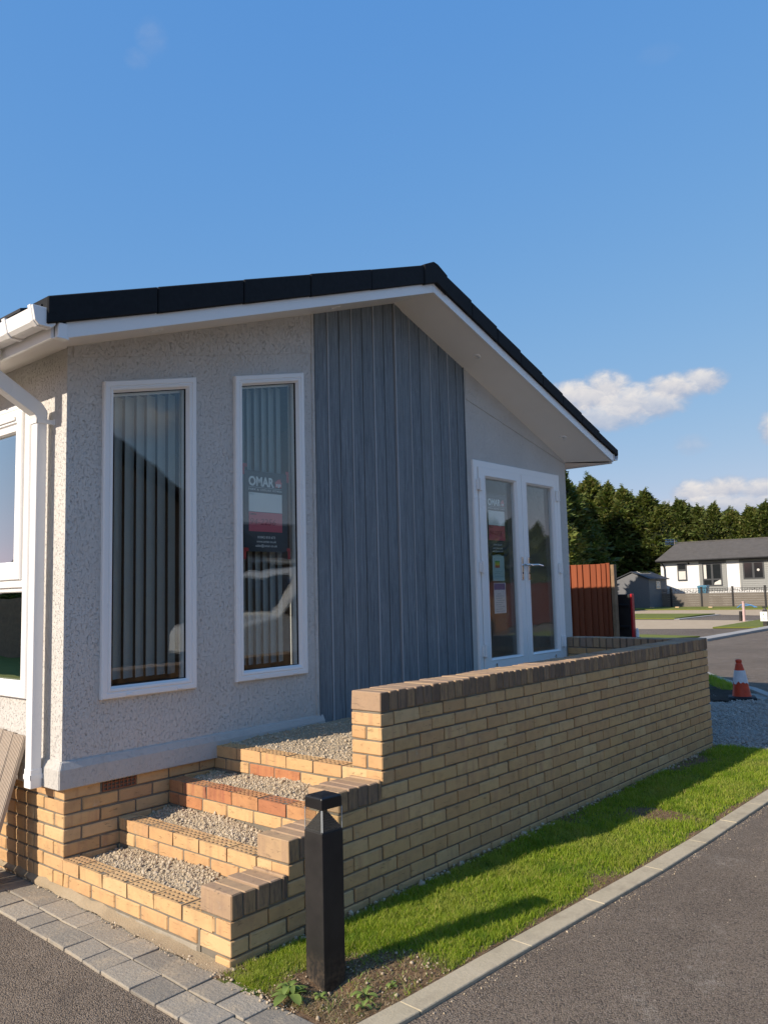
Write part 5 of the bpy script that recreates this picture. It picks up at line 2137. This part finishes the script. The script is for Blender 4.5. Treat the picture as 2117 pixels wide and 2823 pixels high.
def far_bits():
    t = empty('blue_tub', 'blue plastic tub standing beside the bungalow behind the lattice fence', 'tub')
    m = MB()
    q = lambda h, z: [(56.4 - h, 16.2 - h, z), (56.4 + h, 16.2 - h, z), (56.4 + h, 16.2 + h, z), (56.4 - h, 16.2 + h, z)]
    m.loft([q(.24, .0), q(.29, 1.35), q(.33, 1.36), q(.33, 1.42)], True, True, True)
    m.build('body', MATS['tub_blue'], t, bevel=.03)
    m = MB()
    m.loft([q(.31, 1.421), q(.34, 1.43), q(.33, 1.50), q(.2, 1.53)], True, True, True)
    m.build('lid', MATS['tub_blue'], t, bevel=.02)
    p = MB()
    p.tube([(33.92, 6.73, -.02), (33.92, 6.72, .80)], .055, 12)
    p.tube([(33.92, 6.72, .78), (33.92, 6.72, .83)], .065, 12)
    o = p.build('standpipe', MATS['pipe_pink'], None, smooth=False)
    tag(o, 'pale pink upright pipe with a collar at the edge of the sand plot', 'pipe')
    p = MB()
    p.tube([(34.0, 6.90, -.02), (34.0, 6.88, .41)], .06, 12)
    o = p.build('stub_post', MATS['black_plastic'])
    tag(o, 'short black pipe stub beside the pale pink pipe', 'pipe')
    h = MB()
    h.tube([(52.4, 12.75, .04), (52.4, 12.5, .22), (52.4, 12.15, .27), (52.4, 11.85, .2), (52.4, 11.65, .06)], .03, 8)
    h.tube([(52.7, 12.6, .04), (52.7, 12.35, .15), (52.7, 12.05, .19), (52.7, 11.8, .13), (52.7, 11.6, .05)], .03, 8)
    o = h.build('water_pipe', MATS['hose_blue'])
    tag(o, 'coil of blue water pipe on the far lawn strip', 'pipe')
    for i, (x, y, lab) in enumerate(((52.6, 18.45, 'small pale wooden block on far lawn, leftmost in shade'), (52.8, 16.75, 'small pale wooden block on far lawn, between two fence posts'), (52.4, 14.4, 'small pale wooden block on far lawn, nearest the pink pipe'))):
        b = MB()
        b.box(x - .1, x + .1, y - .13, y + .13, .03, .13)
        o = b.build('wood_block', MATS['wood_block'], None, bevel=.01)
        tag(o, lab, 'block', 'wood blocks on the far lawn')
    s = empty('plot_sign', 'white plot number sign on a black bollard beside the far grass', 'sign')
    X = 28.9
    b = MB()
    b.box(X, X + .13, 4.425, 4.565, -.03, .60)
    b.loft([[(X + .065 - r_, 4.495 - r_, z), (X + .065 + r_, 4.495 - r_, z), (X + .065 + r_, 4.495 + r_, z), (X + .065 - r_, 4.495 + r_, z)] for r_, z in ((.06, .60), (.025, .69))], True, True, True)
    b.box(X, X + .13, 4.425, 4.565, .70, .745)
    b.build('post', MATS['black_plastic'], s, bevel=.006)
    f_ = MB()
    f_.box(X - .03, X - .018, 4.392, 4.637, .215, .555)
    f_.build('sign_board', MATS['sign_face'], s, bevel=.004)
    text_mesh('number', '1  8  1', .11, MATS['sign_text'], s, (X - .0325, 4.612, .262), width=.20, plane='S')
    lg = MB()
    lg.face([(X - .0325, 4.555, .49), (X - .0325, 4.475, .49), (X - .0325, 4.515, .435)])
    lg.build('logo', MATS['sign_logo'], s, recalc=False)
    ln = MB()
    ln.face([(X - .0325, 4.575, .408), (X - .0325, 4.455, .408), (X - .0325, 4.455, .416), (X - .0325, 4.575, .416)])
    ln.build('name_line', MATS['sign_logo'], s, recalc=False)


far_bits()

# ------------------------------------------------------------------ conifers
CON = {}


def conifer_meshes(v):
    """unit crown (height 1, radius as given) built from many drooping sprays"""
    rs = np.random.RandomState(500 + v)
    n = 2100
    # heights biased to the outer shell
    t = rs.rand(n) ** .9
    lob = 1 + .22 * np.sin(t * 21 + rs.rand() * 6) * .5
    prof = np.where(t < .12, .80 + t * 1.6, (1 - ((t - .12) / .88) ** 1.7) ** .9)
    a = rs.uniform(0, 2 * np.pi, n)
    branch = .68 + .56 * vnoise(a / 6.283 * 9 + v * 7, t * 14, 1.0, 70 + v) + .12 * rs.randn(n)
    rad = .205 * prof * branch * lob * np.where(rs.rand(n) < .8, 1, rs.uniform(.5, 1, n))
    c = np.stack([np.cos(a) * rad, np.sin(a) * rad, .02 + t * .93], 1)
    V, Fc = [], []
    k = 0
    out = np.stack([np.cos(a), np.sin(a), rs.uniform(-.25, 1.0, n) + .9 * t ** 4], 1)
    out /= np.linalg.norm(out, axis=1)[:, None]
    ln = rs.uniform(.022, .052, n) * (1.15 - .35 * t)
    for m in range(5):
        d = out + rs.normal(0, .48, (n, 3))
        d /= np.linalg.norm(d, axis=1)[:, None]
        s = np.cross(d, rs.normal(0, 1, (n, 3)))
        s /= np.linalg.norm(s, axis=1)[:, None]
        L = (ln * rs.uniform(.6, 1.2, n))[:, None]
        w = L * .20
        base = c + rs.normal(0, .006, (n, 3))
        P = np.stack([base - s * w * .5, base + d * L * .45 - s * w, base + d * L, base + d * L * .45 + s * w], 1)
        V.append(P.reshape(-1, 3))
        Fc.append(np.arange(n * 4).reshape(n, 4) + k)
        k += n * 4
    # leading tips
    nt = 90
    tt = rs.rand(nt)
    lean = rs.uniform(-.5, .5, 2)
    c2 = np.stack([lean[0] * tt ** 2 * .05 + rs.normal(0, .004, nt), lean[1] * tt ** 2 * .05 + rs.normal(0, .004, nt), .90 + tt * .115], 1)
    for m in range(2):
        d = rs.normal(0, .6, (nt, 3)) + np.array([0, 0, .8])
        d /= np.linalg.norm(d, axis=1)[:, None]
        s = np.cross(d, rs.normal(0, 1, (nt, 3)))
        s /= np.linalg.norm(s, axis=1)[:, None]
        L = ((.038 * (1.15 - tt)) * rs.uniform(.6, 1.2, nt))[:, None]
        P = np.stack([c2 - s * L * .1, c2 + d * L * .45 - s * L * .2, c2 + d * L, c2 + d * L * .45 + s * L * .2], 1)
        V.append(P.reshape(-1, 3))
        Fc.append(np.arange(nt * 4).reshape(nt, 4) + k)
        k += nt * 4
    return np.concatenate(V), np.concatenate(Fc)


TREE_LABEL = []


def conifer(x, y, h, v, rot, label, wide=1.0, group='conifers in the tall hedge'):
    r = empty('conifer_tree', label, 'tree', group, (x, y, -.06))
    if v not in CON:
        V, Fc = conifer_meshes(v)
        o = np_mesh('crown', V, Fc, MATS['conifer_spray'])
        me = o.data
        bpy.data.objects.remove(o)
        tk = MB()
        tk.tube([(0, 0, 0), (.002, .001, .4), (0, .002, .8), (.003, 0, .95)], [.018, .014, .007, .002], 7)
        ob = tk.build('trunk', MATS['bark'])
        tm = ob.data
        bpy.data.objects.remove(ob)
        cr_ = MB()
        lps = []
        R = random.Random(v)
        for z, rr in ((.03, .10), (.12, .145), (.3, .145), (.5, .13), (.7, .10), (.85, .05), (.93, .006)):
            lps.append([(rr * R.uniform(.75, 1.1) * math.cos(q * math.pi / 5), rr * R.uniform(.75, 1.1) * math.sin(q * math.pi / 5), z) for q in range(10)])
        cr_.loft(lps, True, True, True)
        oc = cr_.build('dark_core', MATS['conifer_core'], smooth=True)  # solid dark cone added inside the sprays to block light through the crown
        cm = oc.data
        bpy.data.objects.remove(oc)
        CON[v] = (me, tm, cm)
    for nm, me in zip(('crown', 'trunk', 'dark_core'), CON[v]):
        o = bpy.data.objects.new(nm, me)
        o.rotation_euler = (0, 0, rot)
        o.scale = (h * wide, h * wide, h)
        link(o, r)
    return r


def hedge():
    R = random.Random(42)
    # tall hedge behind shed and bungalow; heights follow the skyline from left to right
    spec = []
    xb = 66.0
    y = 33.5
    i = 0
    names = ['leftmost conifer of the tall hedge, partly behind the house corner', 'tall bushy conifer above the red-brown fence', 'broad conifer right of the one above the fence',
             'conifer with twin leading shoots above the garden shed', 'slim conifer rising behind the shed roof', 'pointed conifer behind the gap between shed and bungalow',
             'conifer rising behind the bungalow aerial', 'full conifer just right of the bungalow aerial', 'narrow conifer above the bungalow roof end', 'conifer above the first bungalow window',
             'dense conifer above the grey cladding panel', 'spiky conifer above the middle of the bungalow roof', 'leaning-tipped conifer above the roof vent', 'conifer with drooping leader toward the photo edge',
             'tall conifer cut by the right edge of the photo', 'last conifer beyond the right edge']
    ys = [31.6, 29.6, 27.7, 25.9, 24.3, 22.7, 21.2, 19.7, 18.3, 16.9, 15.5, 14.1, 12.8, 11.3, 9.8, 8.2]
    for k, yy in enumerate(ys):
        azm = math.degrees(math.atan2(xb - CAM_POS[0], yy - CAM_POS[1]))
        tl = np.interp(azm, [62, 64.3, 66.5, 68.0, 71.3, 74.6], [.134, .137, .118, .1035, .092, .0925])
        Rr = math.hypot(xb - CAM_POS[0], yy - CAM_POS[1])
        h = 1.574 + Rr * tl + .06
        h *= R.uniform(.90, 1.06)
        conifer(xb + R.uniform(-.6, .6), yy + R.uniform(-.25, .25), h, k % 4, R.uniform(0, 6.28), names[k], R.uniform(1.35, 1.7))
    # a second line behind closes the gaps
    for k in range(24):
        yy = 30.6 - k * .98 + R.uniform(-.3, .3)
        xr = 67.6 + R.uniform(-.4, .6)
        azm = math.degrees(math.atan2(xr - CAM_POS[0], yy - CAM_POS[1]))
        tl = np.interp(azm, [62, 64.3, 66.5, 68.0, 71.3, 74.6], [.134, .137, .118, .1035, .092, .0925]) * R.uniform(.84, 1.0)
        h = 1.574 + math.hypot(xr - CAM_POS[0], yy - CAM_POS[1]) * tl
        conifer(xr, yy, h, (k + 2) % 4, R.uniform(0, 6.28), 'conifer in the rear line of the hedge, seen through the gaps of the front line', R.uniform(1.3, 1.7), 'rear line of hedge conifers')
    # trees behind the house that shade the foot of the hedge
    for k, (x, y2, h) in enumerate(((54, 31.5, 15.5), (53, 28.7, 14.5), (55.2, 27.2, 12.5), (50, 33.5, 16), (49, 30.5, 14.5), (56.5, 26.6, 10.0), (51, 27.0, 12.5), (43.6, 21.4, 8.6), (46.5, 25.0, 10))):
        conifer(x, y2, h, k % 4, k * 1.3, 'conifer standing in the plot hidden behind the park home', 1.3, 'conifers hidden behind the park home')
    # hedge seen only as a reflection in the doors and the side window
    for k in range(9):
        conifer(36 + k * 2.6, -27 - .3 * k, 7.4 + R.uniform(-.6, .6), k % 4, k * 2.1, 'conifer across the road, mirrored in the door glass', 1.3, 'conifers mirrored in the doors')


hedge()

# ------------------------------------------------------------------ across the road (seen in the window reflections)


def opposite_house():
    h = empty('opposite_house', 'brown gabled house across the road, mirrored in the front windows', 'house')
    m = MB()
    YF = -12.0
    m.prism([(-.5, -.05), (11.3, -.05), (11.3, 2.75), (5.4, 5.95), (-.5, 2.75)], F, YF - 9, YF)
    m.build('wall', MATS['gable_brown'], h)
    r = MB()
    r.prism([(-.9, 2.60), (5.4, 6.02), (5.4, 6.2), (-.9, 2.78)], F, YF - 9.3, YF + .35)
    r.prism([(11.7, 2.60), (5.4, 6.02), (5.4, 6.2), (11.7, 2.78)], F, YF - 9.3, YF + .35)
    r.build('roof', MATS['roof_tile_dark'], h)
    w = MB()
    w.box(11.3, 17.5, YF - 7, YF - .6, -.05, 2.55)
    w.build('wing_wall', MATS['gable_brown'], h)
    w = MB()
    w.prism([(YF - .3, 2.5), (YF - 3.8, 3.95), (YF - 7.3, 2.5)], lambda p, d: (d, p[0], p[1]), 10.8, 17.8)
    w.build('wing_roof', MATS['roof_tile_dark'], h)
    w = MB()
    w.box(11.75, 17.8, YF - .36, YF - .24, 2.46, 2.56)
    w.build('wing_gutter', MATS['upvc'], h)
    for x0, x1, z0, z1 in ((2.5, 4.0, .9, 2.0),):
        w = MB()
        w.box(x0, x1, YF, YF + .05, z0, z1)
        fr = w.build('window', MATS['upvc'], h)
        p = MB()
        p.box(x0 + .08, x1 - .08, YF + .05, YF + .056, z0 + .08, z1 - .08)
        p.build('pane', MATS['far_pane'], fr)


opposite_house()


def van():
    v = empty('white_van', 'white panel van parked on the road, mirrored in the poster window', 'van')
    v.rotation_euler = (0, 0, math.pi)
    v.location = (13.55, -14.4, 0)
    y0, y1 = -8.15, -6.25
    side = [(2.2, .38), (7.15, .38), (7.28, .55), (7.26, .95), (7.12, 1.10), (6.35, 1.24), (5.75, 1.92), (5.45, 2.06), (4.6, 2.12), (2.4, 2.10), (2.2, 1.95)]
    m = MB()
    ins = .09
    lo = []
    for yy, k in ((y0, .96), (y0 + .1, 1.0), (y1 - .1, 1.0), (y1, .96)):
        lo.append([(4.7 + (x - 4.7) * (1 if k == 1 else .985), yy, .38 + (z - .38) * k) for x, z in side])
    m.loft(lo, True, True, True)
    m.build('body', MATS['van_white'], v, bevel=.03, seg=2)
    g = MB()
    g.prism([(5.05, 1.25), (6.20, 1.27), (5.72, 1.83), (5.05, 1.86)], F, y0 - .008, y0 - .003)
    g.build('side_window', MATS['van_glass'], v)
    ws = MB()
    ws.face([(6.33, y0 + .16, 1.30), (6.33, y1 - .16, 1.30), (5.83, y1 - .2, 1.90), (5.83, y0 + .2, 1.90)])
    o = ws.build('windscreen', MATS['van_glass'], v)
    o.location = (.03, 0, .03)
    for x in (3.0, 6.3):
        for yy in (y0 + .02, y1 - .2):
            w = MB()
            w.tube([(x, yy, .33), (x, yy + .19, .33)], .335, 20)
            wh = w.build('wheel', MATS['tyre'], v)
            r = MB()
            r.tube([(x, yy + .191, .33), (x, yy + .198, .33)], .2, 16)
            r.build('rim', MATS['chrome'], wh)
    for yy in (y0 + .02, y1 - .35):
        l_ = MB()
        l_.prism([(6.72, .86), (7.20, .82), (7.16, 1.0), (6.80, 1.12)], F, yy, yy + .352)
        l_.build('headlight', MATS['lamp_clear'], v, bevel=.02)
    mi = MB()
    mi.box(5.95, 6.15, y0 - .22, y0 - .02, 1.22, 1.42)
    mi.build('mirror', MATS['black_plastic'], v, bevel=.03)
    b = MB()
    b.box(7.0, 7.33, y0 + .05, y1 - .05, .34, .60)
    b.build('bumper', MATS['black_plastic'], v, bevel=.05)


van()


def mirrored_plot():
    # stacked bricks and fence across the road, seen in the doors
    for k, (x, y, w_, hgt, lab) in enumerate(((19.4, -11.6, 2.0, 1.30, 'pallet stack of buff bricks across the road, mirrored in the left door'), (22.6, -12.0, 1.1, 1.25, 'pallet stack of red bricks across the road, mirrored in the right door'))):
        s = empty('brick_stack', lab, 'brick stack', 'brick stacks across the road')
        me = MB()
        zz = .12
        mt = 'brick_buff' if k == 0 else 'brick_red'
        R = random.Random(k)
        me = MB()
        for r in range(int(hgt / .11)):
            n = int(w_ / .22)
            for q in range(n):
                j = R.uniform(-.01, .01)
                me.box(x + q * .222, x + q * .222 + .216, y - .6, y + j, zz + r * .11, zz + r * .11 + .105)
        o = me.build('brick_layers', MATS[mt], s)
        o['kind'] = 'stuff'
        p = MB()
        for q in range(3):
            p.box(x - .05, x + w_ + .05, y - .6 + q * .27, y - .5 + q * .27, -.01, .10)
        p.build('pallet', MATS['fence_post_wood'], s)
    f_ = empty('boundary_fence', 'red-brown fence across the road, mirrored in the doors', 'fence')
    for q in range(90):
        m = MB()
        m.box(19.5 + q * .152, 19.648 + q * .152, -15.0 - .006 * (q % 2), -14.97, -.02, 1.9)
        m.build('fence_board', MATS['fence_stain'], f_)
    far_lawn('opposite_lawn', [(13, -7.5), (40, -7.5), (40, -11.0), (13, -11.0)], h=.03)
    far_lawn('opposite_lawn', [(-8.4, 3), (-5.0, 3), (-5.0, 45), (-8.4, 45)], h=.03)
    g_ = empty('boundary_fence', 'dark fence opposite the side window, mirrored in its lower pane', 'fence')
    for q in range(60):
        m = MB()
        m.box(-8.55 - .006 * (q % 2), -8.52, 10 + q * .502, 10.5 + q * .502, -.02, 1.65)
        m.build('fence_board', MATS['fence_post_wood'], g_)
    for k in range(6):
        conifer(-24 - k % 2, 26 + k * 5.2, 4.9 + .4 * (k % 3), k % 4, k * 1.7, 'low conifer opposite the side window, mirrored in its glass', 1.8, 'conifers mirrored in the side window')


mirrored_plot()
SC.render.engine = 'CYCLES'
SC.cycles.max_bounces = 8
SC.cycles.transparent_max_bounces = 16
